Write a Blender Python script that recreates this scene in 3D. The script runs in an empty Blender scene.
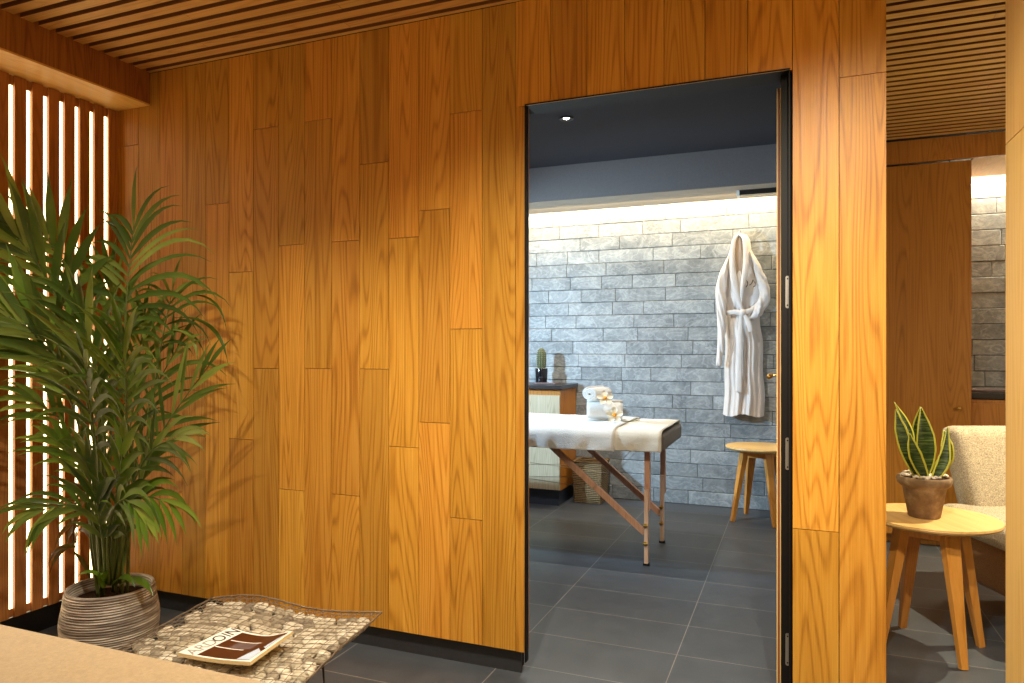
import bpy, bmesh, math, random
from mathutils import Vector, Matrix, noise
random.seed(7)
col = bpy.context.scene.collection
PI = math.pi
V = Vector

# ------------------------------------------------------------------ colour / material helpers
def lin(c):
    return c / 12.92 if c <= 0.04045 else ((c + 0.055) / 1.055) ** 2.4
def rgb(r, g, b):
    return (lin(r / 255), lin(g / 255), lin(b / 255), 1.0)

class NT:
    def __init__(s, name):
        s.m = bpy.data.materials.new(name); s.m.use_nodes = True
        s.t = s.m.node_tree; s.n = s.t.nodes; s.l = s.t.links
        s.n.clear()
        s.out = s.n.new('ShaderNodeOutputMaterial')
        s.b = s.n.new('ShaderNodeBsdfPrincipled')
        s.l.new(s.b.outputs[0], s.out.inputs['Surface'])
    def node(s, typ, **kw):
        nd = s.n.new(typ)
        for k, v in kw.items(): setattr(nd, k, v)
        return nd
    def put(s, sock, v):
        if hasattr(v, 'is_output'): s.l.new(v, sock)
        else: sock.default_value = v
    def math(s, op, a, b=0.0, c=None):
        nd = s.node('ShaderNodeMath', operation=op)
        s.put(nd.inputs[0], a); s.put(nd.inputs[1], b)
        if c is not None: s.put(nd.inputs[2], c)
        return nd.outputs[0]
    def vmath(s, op, a, b):
        nd = s.node('ShaderNodeVectorMath', operation=op)
        s.put(nd.inputs[0], a); s.put(nd.inputs[1], b)
        return nd.outputs[0]
    def coord(s, kind='Object'):
        return s.node('ShaderNodeTexCoord').outputs[kind]
    def noise(s, vec, scale=5.0, detail=2.0, rough=0.5, dist=0.0):
        nd = s.node('ShaderNodeTexNoise')
        s.put(nd.inputs['Vector'], vec)
        nd.inputs['Scale'].default_value = scale; nd.inputs['Detail'].default_value = detail
        nd.inputs['Roughness'].default_value = rough; nd.inputs['Distortion'].default_value = dist
        return nd.outputs['Fac']
    def ramp(s, fac, stops):
        nd = s.node('ShaderNodeValToRGB')
        e = nd.color_ramp.elements
        while len(e) < len(stops): e.new(0.5)
        for el, (p, c) in zip(e, stops): el.position = p; el.color = c
        s.put(nd.inputs[0], fac)
        return nd.outputs[0]
    def mix(s, fac, a, b, blend='MIX'):
        nd = s.node('ShaderNodeMix', data_type='RGBA', blend_type=blend)
        s.put(nd.inputs[0], fac); s.put(nd.inputs[6], a); s.put(nd.inputs[7], b)
        return nd.outputs[2]
    def bump(s, h, strength=0.3, dist=0.01):
        nd = s.node('ShaderNodeBump')
        nd.inputs['Strength'].default_value = strength; nd.inputs['Distance'].default_value = dist
        s.put(nd.inputs['Height'], h)
        s.l.new(nd.outputs[0], s.b.inputs['Normal'])
    def set(s, base=None, rough=0.5, metal=0.0, spec=0.5, emit=None, es=0.0, sheen=0.0):
        if base is not None: s.put(s.b.inputs['Base Color'], base)
        s.put(s.b.inputs['Roughness'], rough); s.b.inputs['Metallic'].default_value = metal
        s.b.inputs['Specular IOR Level'].default_value = spec
        if emit is not None:
            s.put(s.b.inputs['Emission Color'], emit); s.b.inputs['Emission Strength'].default_value = es
        s.b.inputs['Sheen Weight'].default_value = sheen
        return s.m

def plain(name, c, rough=0.5, metal=0.0, spec=0.5, var=0.12, nscale=30.0, bump=0.0):
    t = NT(name)
    n = t.noise(t.coord(), nscale, 3)
    k = t.math('MULTIPLY_ADD', n, 2 * var, 1 - var)
    v = t.node('ShaderNodeHueSaturation'); v.inputs['Color'].default_value = c
    t.put(v.inputs['Value'], k)
    if bump: t.bump(n, bump, 0.004)
    return t.set(v.outputs[0], rough, metal, spec)

def wood(name, dark, mid, light, axis='Z', rough=0.42, pv=0.16, scale=1.0, figure=1.0, spec=0.4):
    t = NT(name)
    geo = t.node('ShaderNodeNewGeometry')
    rnd = geo.outputs['Random Per Island']
    oi = t.node('ShaderNodeObjectInfo').outputs['Random']
    rr = t.math('FRACT', t.math('ADD', rnd, oi))
    off = t.node('ShaderNodeCombineXYZ')
    t.put(off.inputs[0], t.math('MULTIPLY', rr, 37.3)); t.put(off.inputs[1], t.math('MULTIPLY', rr, 71.9)); t.put(off.inputs[2], t.math('MULTIPLY', rr, 19.7))
    p = t.vmath('ADD', t.coord(), off.outputs[0])
    ax = 'XYZ'.index(axis)
    def st(a, al):
        v = [a * scale] * 3; v[ax] = al * scale
        return t.vmath('MULTIPLY', p, tuple(v))
    n1 = t.noise(st(8.0, 0.55), 1.0, 1.0, 0.4, 0.15)
    ring = t.math('SINE', t.math('MULTIPLY', n1, 150.0 * figure))
    ring = t.math('MULTIPLY_ADD', ring, 0.5, 0.5)
    ring = t.math('POWER', ring, 3.2)
    fib = t.noise(st(260, 5), 1.0, 2, 0.6)
    fib2 = t.noise(st(75, 1.2), 1.0, 2, 0.6)
    low = t.noise(st(9, 1.2), 1.0, 2, 0.5)
    f = t.math('MULTIPLY_ADD', ring, -0.19, 0.19)
    f = t.math('MULTIPLY_ADD', fib, 0.35, f)
    f = t.math('MULTIPLY_ADD', fib2, 0.35, f)
    f = t.math('MULTIPLY_ADD', low, 0.24, f)
    f = t.math('SUBTRACT', f, 0.06)
    c = t.ramp(f, [(0.2, dark), (0.5, mid), (0.82, light)])
    hs = t.node('ShaderNodeHueSaturation')
    t.put(hs.inputs['Color'], c)
    r2 = t.math('FRACT', t.math('MULTIPLY', rr, 17.13))
    t.put(hs.inputs['Value'], t.math('MULTIPLY_ADD', r2, 2 * pv, 1 - pv))
    r3 = t.math('FRACT', t.math('MULTIPLY', rr, 41.7))
    t.put(hs.inputs['Hue'], t.math('MULTIPLY_ADD', r3, 0.008, 0.496))
    t.bump(fib, 0.12, 0.002)
    return t.set(hs.outputs[0], t.math('MULTIPLY_ADD', fib2, 0.2, rough - 0.1), 0, spec)

def emit(name, c, s):
    t = NT(name)
    return t.set((0.8, 0.8, 0.8, 1), 0.5, 0, 0.2, c, s)

def cloth(name, c, bump=0.5, nscale=260.0, rough=0.95, var=0.1, sheen=0.3):
    t = NT(name)
    o = t.coord()
    n = t.noise(o, nscale, 3, 0.7); n2 = t.noise(o, 14, 3)
    v = t.node('ShaderNodeHueSaturation'); v.inputs['Color'].default_value = c
    t.put(v.inputs['Value'], t.math('MULTIPLY_ADD', n, 2 * var, t.math('MULTIPLY_ADD', n2, 0.12, 0.94 - var)))
    t.bump(n, bump, 0.006)
    return t.set(v.outputs[0], rough, 0, 0.15, sheen=sheen)

M = {}
M['wall_wood'] = wood('oak planks', rgb(128, 78, 18), rgb(188, 129, 42), rgb(216, 162, 68), 'Z', 0.42, 0.17)
M['beam_wood'] = wood('oak beam', rgb(104, 62, 26), rgb(140, 88, 38), rgb(168, 110, 52), 'Z', 0.45, 0.15)
M['soffit_wood'] = wood('oak soffit', rgb(200, 150, 66), rgb(224, 178, 88), rgb(234, 192, 104), 'Y', 0.45, 0.06)
M['slat_wood'] = wood('ceiling slat oak', rgb(172, 124, 62), rgb(206, 158, 86), rgb(222, 178, 106), 'X', 0.5, 0.08)
M['screen_wood'] = wood('screen slat oak', rgb(128, 78, 38), rgb(164, 106, 54), rgb(188, 128, 70), 'Z', 0.5, 0.08)
M['light_oak'] = wood('pale oak panel', rgb(206, 160, 84), rgb(224, 182, 106), rgb(234, 196, 124), 'Z', 0.45, 0.04, 1.0, 0.5)
M['cab_wood'] = wood('wardrobe veneer', rgb(136, 84, 30), rgb(172, 112, 44), rgb(190, 130, 58), 'Z', 0.38, 0.05)
M['table_wood'] = wood('side table oak', rgb(190, 148, 88), rgb(216, 174, 108), rgb(228, 190, 126), 'X', 0.4, 0.03, 1.0, 0.6)
M['leg_wood'] = wood('side table leg oak', rgb(180, 112, 40), rgb(206, 138, 58), rgb(220, 156, 76), 'Z', 0.4, 0.04, 1.0, 0.6)
M['mt_wood'] = wood('massage table beech', rgb(176, 128, 102), rgb(200, 152, 124), rgb(216, 172, 146), 'Z', 0.4, 0.05)
M['mt_pale'] = wood('massage table pale beech', rgb(196, 156, 130), rgb(218, 182, 156), rgb(230, 198, 174), 'Z', 0.4, 0.05)
M['pale_front'] = wood('pale grey oak front', rgb(150, 134, 108), rgb(182, 166, 138), rgb(204, 190, 164), 'Z', 0.5, 0.06, 1.4)
M['cab_side'] = wood('cabinet side oak', rgb(140, 80, 24), rgb(176, 108, 38), rgb(196, 128, 52), 'Z', 0.42, 0.05)
M['door_wood'] = wood('door edge oak', rgb(110, 58, 22), rgb(142, 80, 34), rgb(160, 96, 44), 'Z', 0.45, 0.05)
M['slat_shade'] = plain('shaded slat side', rgb(120, 76, 42), 0.7, 0, 0.2)  # shade of the slat gaps put into the side colour
M['edge_pale'] = plain('pale edge band', rgb(222, 190, 130), 0.5)
M['black'] = plain('black lacquer', rgb(20, 18, 18), 0.38, 0, 0.5, 0.1)
M['frame'] = plain('black door frame', rgb(17, 12, 9), 0.5, 0, 0.25, 0.1)
M['base'] = plain('dark stone skirting', rgb(44, 45, 49), 0.4, 0, 0.5, 0.3, 60)
M['dark'] = plain('dark backing', rgb(20, 13, 9), 0.9)
M['spa_ceil'] = plain('charcoal ceiling', rgb(70, 68, 72), 0.85, 0, 0.2, 0.05)
M['bulkhead'] = plain('slate blue bulkhead', rgb(132, 122, 118), 0.8, 0, 0.2, 0.12, 90)
M['soffit'] = plain('warm grey soffit', rgb(178, 166, 150), 0.8, 0, 0.2, 0.04)
M['plaster'] = plain('grey plaster', rgb(150, 148, 146), 0.85, 0, 0.2, 0.05)
M['steel'] = plain('brushed steel', rgb(180, 172, 160), 0.35, 0.9, 0.5, 0.1, 200)
M['wire'] = plain('galvanised wire', rgb(142, 128, 112), 0.35, 0.5, 0.5, 0.15)
M['brass'] = plain('brass knob', rgb(200, 160, 80), 0.35, 0.7)
M['worktop'] = plain('dark worktop', rgb(36, 30, 28), 0.3, 0, 0.5, 0.2, 40)
M['plinth'] = plain('blue grey plinth', rgb(54, 62, 78), 0.5)
M['towel'] = cloth('white terry', rgb(240, 238, 234), 1.0, 170, 0.95, 0.16)
M['towel_warm'] = cloth('warm-lit terry', rgb(240, 234, 220), 0.9, 170)  # white terry with warm light put into its colour
M['robe'] = cloth('white bathrobe cotton', rgb(216, 209, 204), 0.25, 300)
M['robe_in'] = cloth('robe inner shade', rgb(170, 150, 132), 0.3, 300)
M['vinyl'] = plain('taupe vinyl', rgb(112, 98, 84), 0.5, 0, 0.4, 0.1)
M['soil'] = plain('dark potting soil', rgb(46, 28, 18), 0.95, 0, 0.1, 0.4, 80, 0.6)
M['cream'] = plain('petal cream', rgb(250, 247, 232), 0.7, 0, 0.2, 0.06)
M['petal_core'] = plain('petal core', rgb(232, 160, 40), 0.6)
M['stem'] = plain('flower stem', rgb(112, 108, 62), 0.6)
M['pebble_white'] = plain('white gravel', rgb(222, 208, 188), 0.8, 0, 0.3, 0.25, 90)
M['glass_black'] = plain('glossy black pot', rgb(22, 22, 26), 0.12, 0, 0.6, 0.1)
M['label_ink'] = plain('printed ink', rgb(24, 22, 24), 0.5)
M['glare_ink'] = plain('glared ink', rgb(150, 146, 140), 0.4)  # glare over the first letters put into the ink colour
M['paper'] = plain('coated white paper', rgb(236, 232, 222), 0.3, 0, 0.5, 0.02)
M['page'] = plain('page edges', rgb(222, 198, 150), 0.7, 0, 0.2, 0.1, 120)
M['cover'] = plain('brown cover print', rgb(70, 34, 18), 0.3, 0, 0.5, 0.2, 25)
M['cover_pale'] = plain('pale cover print', rgb(190, 202, 222), 0.35)
M['cover_grey'] = plain('grey cover print', rgb(96, 80, 80), 0.35, 0, 0.5, 0.5, 60)
M['emblem'] = plain('dark embroidery', rgb(70, 52, 44), 0.8)

def m_desk():
    t = NT('tan desk surface')
    o = t.coord()
    n = t.noise(o, 160, 4, 0.7); n2 = t.noise(o, 900, 2, 0.7)
    c = t.ramp(t.math('MULTIPLY_ADD', n, 0.5, t.math('MULTIPLY', n2, 0.5)), [(0.3, rgb(144, 124, 98)), (0.7, rgb(184, 160, 128))])
    t.bump(n2, 0.2, 0.001)
    return t.set(c, 0.55, 0, 0.35)
M['desk'] = m_desk()

def m_floor():
    t = NT('charcoal floor tiles')
    o = t.coord()
    b = t.node('ShaderNodeTexBrick', offset=0.0, squash=1.0)
    t.put(b.inputs['Vector'], t.vmath('ADD', o, (0.434 + 0.613 * 10, -2.515 + 0.3125 * 20, 0)))
    b.inputs['Scale'].default_value = 1.0
    b.inputs['Brick Width'].default_value = 0.613; b.inputs['Row Height'].default_value = 0.3125
    b.inputs['Mortar Size'].default_value = 0.0016; b.inputs['Mortar Smooth'].default_value = 0.1
    b.inputs['Bias'].default_value = 0.0
    b.inputs['Color1'].default_value = rgb(72, 77, 85); b.inputs['Color2'].default_value = rgb(82, 87, 95)
    b.inputs['Mortar'].default_value = rgb(150, 146, 142)
    n = t.noise(o, 7, 4, 0.6); n2 = t.noise(t.vmath('MULTIPLY', o, (260, 260, 260)), 1, 2, 0.8)
    streak = t.noise(t.vmath('MULTIPLY', o, (3, 40, 1)), 1, 3, 0.6)
    c = t.mix(0.55, b.outputs['Color'], t.ramp(t.math('MULTIPLY_ADD', n, 0.5, t.math('MULTIPLY', n2, 0.5)), [(0.3, rgb(120, 118, 116)), (0.7, rgb(255, 255, 255))]), 'MULTIPLY')
    t.bump(t.math('MULTIPLY_ADD', n2, 0.4, streak), 0.12, 0.003)
    return t.set(c, t.math('MULTIPLY_ADD', n, 0.2, 0.34), 0, 0.5)
M['floor'] = m_floor()

def m_stone():
    t = NT('split slate courses')
    geo = t.node('ShaderNodeNewGeometry'); rnd = geo.outputs['Random Per Island']
    off = t.node('ShaderNodeCombineXYZ')
    t.put(off.inputs[0], t.math('MULTIPLY', rnd, 57.3)); t.put(off.inputs[2], t.math('MULTIPLY', rnd, 31.9))
    p = t.vmath('ADD', t.coord(), off.outputs[0])
    n = t.noise(p, 5, 5, 0.65, 0.6); n2 = t.noise(p, 40, 4, 0.7)
    vein = t.noise(t.vmath('MULTIPLY', p, (5, 5, 9)), 1, 3, 0.6, 1.5)
    vein = t.math('SUBTRACT', 1.0, t.math('MULTIPLY', t.math('ABSOLUTE', t.math('SUBTRACT', vein, 0.5)), 22.0))
    vein = t.math('MAXIMUM', vein, 0.0)
    c = t.ramp(t.math('MULTIPLY_ADD', n2, 0.4, t.math('MULTIPLY', n, 0.6)), [(0.3, rgb(98, 103, 106)), (0.5, rgb(138, 143, 145)), (0.72, rgb(172, 175, 174))])
    c = t.mix(t.math('MULTIPLY', vein, 0.34), c, rgb(196, 200, 202))
    hs = t.node('ShaderNodeHueSaturation'); t.put(hs.inputs['Color'], c)
    t.put(hs.inputs['Value'], t.math('MULTIPLY_ADD', t.math('FRACT', t.math('MULTIPLY', rnd, 13.7)), 0.3, 0.85))
    t.bump(t.math('MULTIPLY_ADD', n2, 0.6, n), 0.35, 0.01)
    return t.set(hs.outputs[0], 0.62, 0, 0.4)
M['stone'] = m_stone()

def m_leaf(name, a, b, c):
    t = NT(name)
    rnd = t.node('ShaderNodeNewGeometry').outputs['Random Per Island']
    n = t.noise(t.coord(), 12, 2)
    f = t.math('MULTIPLY_ADD', rnd, 0.7, t.math('MULTIPLY', n, 0.4))
    col_ = t.ramp(f, [(0.1, a), (0.55, b), (0.95, c)])
    m = t.set(col_, 0.30, 0, 0.6)
    tr = t.node('ShaderNodeBsdfTranslucent'); t.put(tr.inputs[0], t.mix(0.5, col_, rgb(120, 150, 30)))
    mx = t.node('ShaderNodeMixShader'); mx.inputs[0].default_value = 0.22
    t.l.new(t.b.outputs[0], mx.inputs[1]); t.l.new(tr.outputs[0], mx.inputs[2]); t.l.new(mx.outputs[0], t.out.inputs[0])
    return m
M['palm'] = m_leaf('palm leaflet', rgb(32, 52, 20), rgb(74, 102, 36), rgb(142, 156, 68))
M['palm_bright'] = m_leaf('bright palm leaflet', rgb(60, 88, 22), rgb(96, 130, 36), rgb(140, 160, 60))  # brighter green used on some fronds
M['palm_dry'] = m_leaf('dry palm leaflet', rgb(52, 26, 12), rgb(86, 48, 24), rgb(120, 76, 42))
M['palm_stem'] = plain('palm stem', rgb(92, 104, 48), 0.5, 0, 0.4, 0.3, 20)
M['cactus'] = plain('cactus skin', rgb(84, 88, 60), 0.7, 0, 0.3, 0.3, 90)

def m_snake():
    t = NT('snake plant blade')
    o = t.coord()
    z = t.noise(t.vmath('MULTIPLY', o, (14, 14, 170)), 1, 3, 0.6, 0.6)
    c = t.ramp(z, [(0.36, rgb(24, 38, 16)), (0.52, rgb(52, 72, 30)), (0.7, rgb(104, 122, 62))])
    return t.set(c, 0.35, 0, 0.5)
M['snake'] = m_snake()
M['snake_edge'] = plain('snake plant yellow margin', rgb(186, 180, 62), 0.4, 0, 0.4, 0.1)

def m_pot():
    t = NT('striped grey basket weave')
    o = t.coord()
    sep = t.node('ShaderNodeSeparateXYZ'); t.put(sep.inputs[0], o)
    n = t.noise(t.vmath('MULTIPLY', o, (5, 5, 90)), 1, 3, 0.6)
    c = t.ramp(n, [(0.36, rgb(120, 108, 100)), (0.5, rgb(192, 182, 170)), (0.62, rgb(236, 228, 216))])
    sep2 = t.math('SINE', t.math('MULTIPLY', t.math('SUBTRACT', sep.outputs[2], 0.012), 2 * PI * 21 / 0.208))
    c = t.mix(t.math('MULTIPLY_ADD', sep2, 0.4, 0.5), t.mix(0.75, c, rgb(84, 70, 60)), c)
    return t.set(c, 0.5, 0, 0.4)
M['pot'] = m_pot()
def m_terracotta():
    t = NT('weathered terracotta')
    o = t.coord(); n = t.noise(o, 16, 4, 0.65); n2 = t.noise(o, 120, 3, 0.6)
    c = t.ramp(n, [(0.34, rgb(104, 80, 58)), (0.54, rgb(132, 106, 78)), (0.7, rgb(160, 136, 108))])
    t.bump(n2, 0.2, 0.003)
    return t.set(c, 0.8, 0, 0.25)
M['terra'] = m_terracotta()
def m_tweed(name, a, b, stretch=(200, 200, 420)):
    t = NT(name)
    o = t.coord(); n = t.noise(t.vmath('MULTIPLY', o, stretch), 1, 3, 0.75); n2 = t.noise(o, 220, 2, 0.7)
    f = t.math('MULTIPLY_ADD', n, 0.7, t.math('MULTIPLY', n2, 0.3))
    c = t.ramp(f, [(0.36, a), (0.62, b)])
    t.bump(n, 0.4, 0.003)
    return t.set(c, 0.95, 0, 0.1, sheen=0.2)
M['tweed'] = m_tweed('beige tweed', rgb(92, 76, 56), rgb(214, 198, 170), (150, 150, 620))
M['tweed_dark'] = m_tweed('brown weave', rgb(112, 72, 36), rgb(160, 112, 66))
def m_wicker():
    t = NT('woven wicker')
    o = t.coord()
    w = t.node('ShaderNodeTexWave', wave_type='BANDS', bands_direction='Z'); t.put(w.inputs['Vector'], o); w.inputs['Scale'].default_value = 22; w.inputs['Distortion'].default_value = 2.5; w.inputs['Detail'].default_value = 2
    w2 = t.node('ShaderNodeTexWave', wave_type='BANDS', bands_direction='X'); t.put(w2.inputs['Vector'], o); w2.inputs['Scale'].default_value = 24; w2.inputs['Distortion'].default_value = 2
    f = t.math('MULTIPLY', w.outputs['Fac'], t.math('MULTIPLY_ADD', w2.outputs['Fac'], 0.5, 0.5))
    c = t.ramp(f, [(0.05, rgb(84, 62, 36)), (0.6, rgb(166, 138, 96))])
    t.bump(f, 0.7, 0.008)
    return t.set(c, 0.7, 0, 0.3)
M['wicker'] = m_wicker()
def m_pebble():
    t = NT('beige pebble')
    oi = t.node('ShaderNodeObjectInfo').outputs['Random']
    n = t.noise(t.coord(), 40, 3, 0.6)
    c = t.ramp(t.math('MULTIPLY_ADD', oi, 0.75, t.math('MULTIPLY', n, 0.3)), [(0.06, rgb(110, 98, 84)), (0.45, rgb(182, 170, 146)), (0.95, rgb(220, 210, 190))])
    return t.set(c, 0.75, 0, 0.3)
M['pebble'] = m_pebble()
M['led'] = emit('backlit panel glow', (1.0, 0.83, 0.48, 1), 4.6)
M['cove'] = emit('cove strip glow', (1.0, 0.86, 0.60, 1), 9.0)
M['lamp'] = emit('spotlight lens glow', (1.0, 0.93, 0.8, 1), 60.0)

# ------------------------------------------------------------------ geometry helpers
def obj(name, bm, mats, parent=None, smooth=False, kind=None, bevel=0.0, sub=0):
    me = bpy.data.meshes.new(name)
    bmesh.ops.recalc_face_normals(bm, faces=bm.faces)
    bm.to_mesh(me); bm.free()
    if not isinstance(mats, (list, tuple)): mats = [mats]
    for m in mats: me.materials.append(M[m] if isinstance(m, str) else m)
    if smooth:
        for p in me.polygons: p.use_smooth = True
    o = bpy.data.objects.new(name, me); col.objects.link(o)
    if parent: o.parent = parent
    if kind: o['kind'] = kind
    if bevel:
        b = o.modifiers.new('bevel', 'BEVEL'); b.width = bevel; b.segments = 2; b.limit_method = 'ANGLE'
    if sub:
        s = o.modifiers.new('sub', 'SUBSURF'); s.levels = sub; s.render_levels = sub
    return o

def tag(o, label, cat, group=None):
    o['label'] = label; o['category'] = cat
    if group: o['group'] = group
    return o
def thing(name, label, cat, loc=(0, 0, 0), rz=0.0, group=None):
    o = bpy.data.objects.new(name, None); col.objects.link(o)
    o.location = loc; o.rotation_euler = (0, 0, rz); o.empty_display_size = 0.1
    return tag(o, label, cat, group)
def struct(name, bm, mats, **kw):
    return obj(name, bm, mats, None, kind='structure', **kw)

def B(): return bmesh.new()
def box(bm, x0, x1, y0, y1, z0, z1, mi=0):
    vs = [bm.verts.new((x, y, z)) for z in (z0, z1) for y in (y0, y1) for x in (x0, x1)]
    for q in ((0, 2, 3, 1), (4, 5, 7, 6), (0, 1, 5, 4), (2, 6, 7, 3), (0, 4, 6, 2), (1, 3, 7, 5)):
        f = bm.faces.new([vs[i] for i in q]); f.material_index = mi
    return bm
def frame_of(t, hint=None):
    t = t.normalized()
    h = hint if hint is not None else (V((0, 0, 1)) if abs(t.z) < 0.9 else V((1, 0, 0)))
    a = t.cross(h)
    if a.length < 1e-6: a = t.cross(V((0.3, 0.9, 0.2)))
    a.normalize(); b = a.cross(t).normalized()
    return a, b
def beam(bm, p0, p1, w0, d0, w1=None, d1=None, hint=None, mi=0):
    p0, p1 = V(p0), V(p1); w1 = w0 if w1 is None else w1; d1 = d0 if d1 is None else d1
    a, b = frame_of(p1 - p0, hint)
    r = []
    for p, w, d in ((p0, w0, d0), (p1, w1, d1)):
        r.append([bm.verts.new(p + a * sx * w / 2 + b * sy * d / 2) for sx, sy in ((-1, -1), (1, -1), (1, 1), (-1, 1))])
    for i in range(4):
        f = bm.faces.new((r[0][i], r[0][(i + 1) % 4], r[1][(i + 1) % 4], r[1][i])); f.material_index = mi
    bm.faces.new(r[0]).material_index = mi; bm.faces.new(r[1][::-1]).material_index = mi
    return bm
def tube(bm, pts, rad, n=6, mi=0, cap=True):
    pts = [V(p) for p in pts]
    rs = rad if isinstance(rad, (list, tuple)) else [rad] * len(pts)
    rings = []; pa = None
    for i, p in enumerate(pts):
        t = pts[min(i + 1, len(pts) - 1)] - pts[max(i - 1, 0)]
        if pa is None: a, b = frame_of(t)
        else:
            t = t.normalized(); a = pa - t * pa.dot(t)
            if a.length < 1e-6: a, b = frame_of(t)
            else: a.normalize(); b = t.cross(a)
        pa = a
        rings.append([bm.verts.new(p + (a * math.cos(k * 2 * PI / n) + b * math.sin(k * 2 * PI / n)) * rs[i]) for k in range(n)])
    for r0, r1 in zip(rings, rings[1:]):
        for k in range(n):
            f = bm.faces.new((r0[k], r0[(k + 1) % n], r1[(k + 1) % n], r1[k])); f.material_index = mi
    if cap:
        bm.faces.new(rings[0][::-1]).material_index = mi; bm.faces.new(rings[-1]).material_index = mi
    return bm
def lathe(bm, prof, n=48, c=(0, 0, 0), mi=0, rfun=None):
    rings = []
    for r, z in prof:
        if r < 1e-6: rings.append([bm.verts.new((c[0], c[1], c[2] + z))])
        else:
            rings.append([bm.verts.new((c[0] + r * (rfun(k * 2 * PI / n) if rfun else 1) * math.cos(k * 2 * PI / n), c[1] + r * (rfun(k * 2 * PI / n) if rfun else 1) * math.sin(k * 2 * PI / n), c[2] + z)) for k in range(n)])
    for r0, r1 in zip(rings, rings[1:]):
        for k in range(n):
            a, b = r0[k % len(r0)], r0[(k + 1) % len(r0)]; c2, d = r1[(k + 1) % len(r1)], r1[k % len(r1)]
            vs = []
            for v in (a, b, c2, d):
                if v not in vs: vs.append(v)
            if len(vs) >= 3:
                f = bm.faces.new(vs); f.material_index = mi
    return bm
def grid(bm, nu, nv, fn, mi=0, mfn=None):
    vs = [[bm.verts.new(fn(i / nu, j / nv)) for j in range(nv + 1)] for i in range(nu + 1)]
    for i in range(nu):
        for j in range(nv):
            f = bm.faces.new((vs[i][j], vs[i + 1][j], vs[i + 1][j + 1], vs[i][j + 1]))
            f.material_index = mfn(i, j) if mfn else mi
    return bm
def catmull(pts, n):
    P = [V(p) for p in pts]; P = [P[0] * 2 - P[1]] + P + [P[-1] * 2 - P[-2]]
    out = []; segs = len(P) - 3
    for s in range(n + 1):
        u = s / n * segs; i = min(int(u), segs - 1); t = u - i
        a, b, c, d = P[i:i + 4]
        out.append(0.5 * ((2 * b) + (c - a) * t + (2 * a - 5 * b + 4 * c - d) * t * t + (3 * b - a - 3 * c + d) * t ** 3))
    return out
def sm(x, a, b):
    t = max(0, min(1, (x - a) / (b - a))); return t * t * (3 - 2 * t)

# ================================================================== SETTING
WY = 2.43            # face of the plank wall
SY = 5.60            # face of the slate wall
CZ = 2.478           # underside of ceiling slats
P = 0.0715

struct('floor', box(B(), -3.4, 2.8, -1.2, 5.75, -0.05, 0), 'floor')

# plank wall ------------------------------------------------------
xs = [-2.985 + 0.1352 * i for i in range(25)]
joints = {0: [2.155], 1: [1.05], 2: [1.62, 0.55], 3: [0.81], 4: [1.841, 1.12], 5: [1.535, 0.808], 6: [2.146, 1.117], 7: [1.638, 0.607], 8: [2.147, 1.119], 9: [1.639, 0.606], 10: [1.943, 1.12], 11: [1.637, 0.815], 12: [1.737, 0.916], 13: [2.097, 1.276, 0.557], 14: [], 22: [0.629], 23: [2.044]}
pb = B(); g = 0.0011
for i in range(24):
    x0, x1 = xs[i], xs[i + 1]
    if i == 23: x1 = 0.256
    if 15 <= i <= 21:
        lo = 2.09
        box(pb, x0 + g, x1 - g, WY, 2.464, lo, 2.476)
        if i == 15: box(pb, x0 + g, -0.918, WY, 2.464, 0.088, lo - 0.002)
        if i == 21: pass
        continue
    zs = [2.476] + joints.get(i, []) + [0.088]
    for a, b in zip(zs, zs[1:]): box(pb, x0 + g, x1 - g, WY, 2.464, b + g, a - g)
struct('wall_back', pb, 'wall_wood')
cb = B()
box(cb, -3.35, -0.962, 2.465, 2.53, 0, 2.65); box(cb, -0.019, 0.24, 2.465, 2.53, 0, 2.65); box(cb, -0.962, -0.019, 2.465, 2.53, 2.093, 2.65)
struct('wall_core', cb, 'dark')
bb = box(B(), -2.98, -0.945, 2.455, 2.4649, 0, 0.086)
box(bb, -0.008, 0.25, 2.455, 2.4649, 0, 0.086)
struct('baseboard_back', bb, 'base')
struct('wall_pier', box(B(), 0.2405, 0.2555, 2.465, 2.53, 0.0, 2.476), 'wall_wood')

# door opening ----------------------------------------------------
dr = bpy.data.objects.new('door_1', None); col.objects.link(dr); dr['kind'] = 'structure'
f = B()
box(f, -0.920, -0.9155, 2.424, 2.452, 0.055, 2.094); box(f, -0.0215, -0.0175, 2.424, 2.531, 0, 2.094); box(f, -0.9155, -0.0215, 2.424, 2.531, 2.0895, 2.094)
box(f, -0.0455, -0.0216, 2.474, 2.531, 0, 2.0894)
obj('door_frame', f, 'frame', dr)
obj('pale_edge', box(B(), -0.918, -0.019, 2.427, 2.4295, 2.0890, 2.0925), 'edge_pale', dr)
lf = B(); box(lf, -0.0595, -0.0455, 2.536, 3.40, 0.012, 2.07, 0)
leaf = obj('door_leaf', lf, 'door_wood', dr)
e = B(); box(e, -0.0600, -0.0570, 2.533, 2.536, 0.012, 2.07); box(e, -0.0500, -0.0455, 2.533, 2.536, 0.012, 2.07)
obj('edge_band', e, 'edge_pale', leaf)
rb = box(B(), -0.0453, -0.0235, 2.55, 3.40, 0.012, 2.07)
obj('door_rebate', rb, 'frame', dr)
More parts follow.
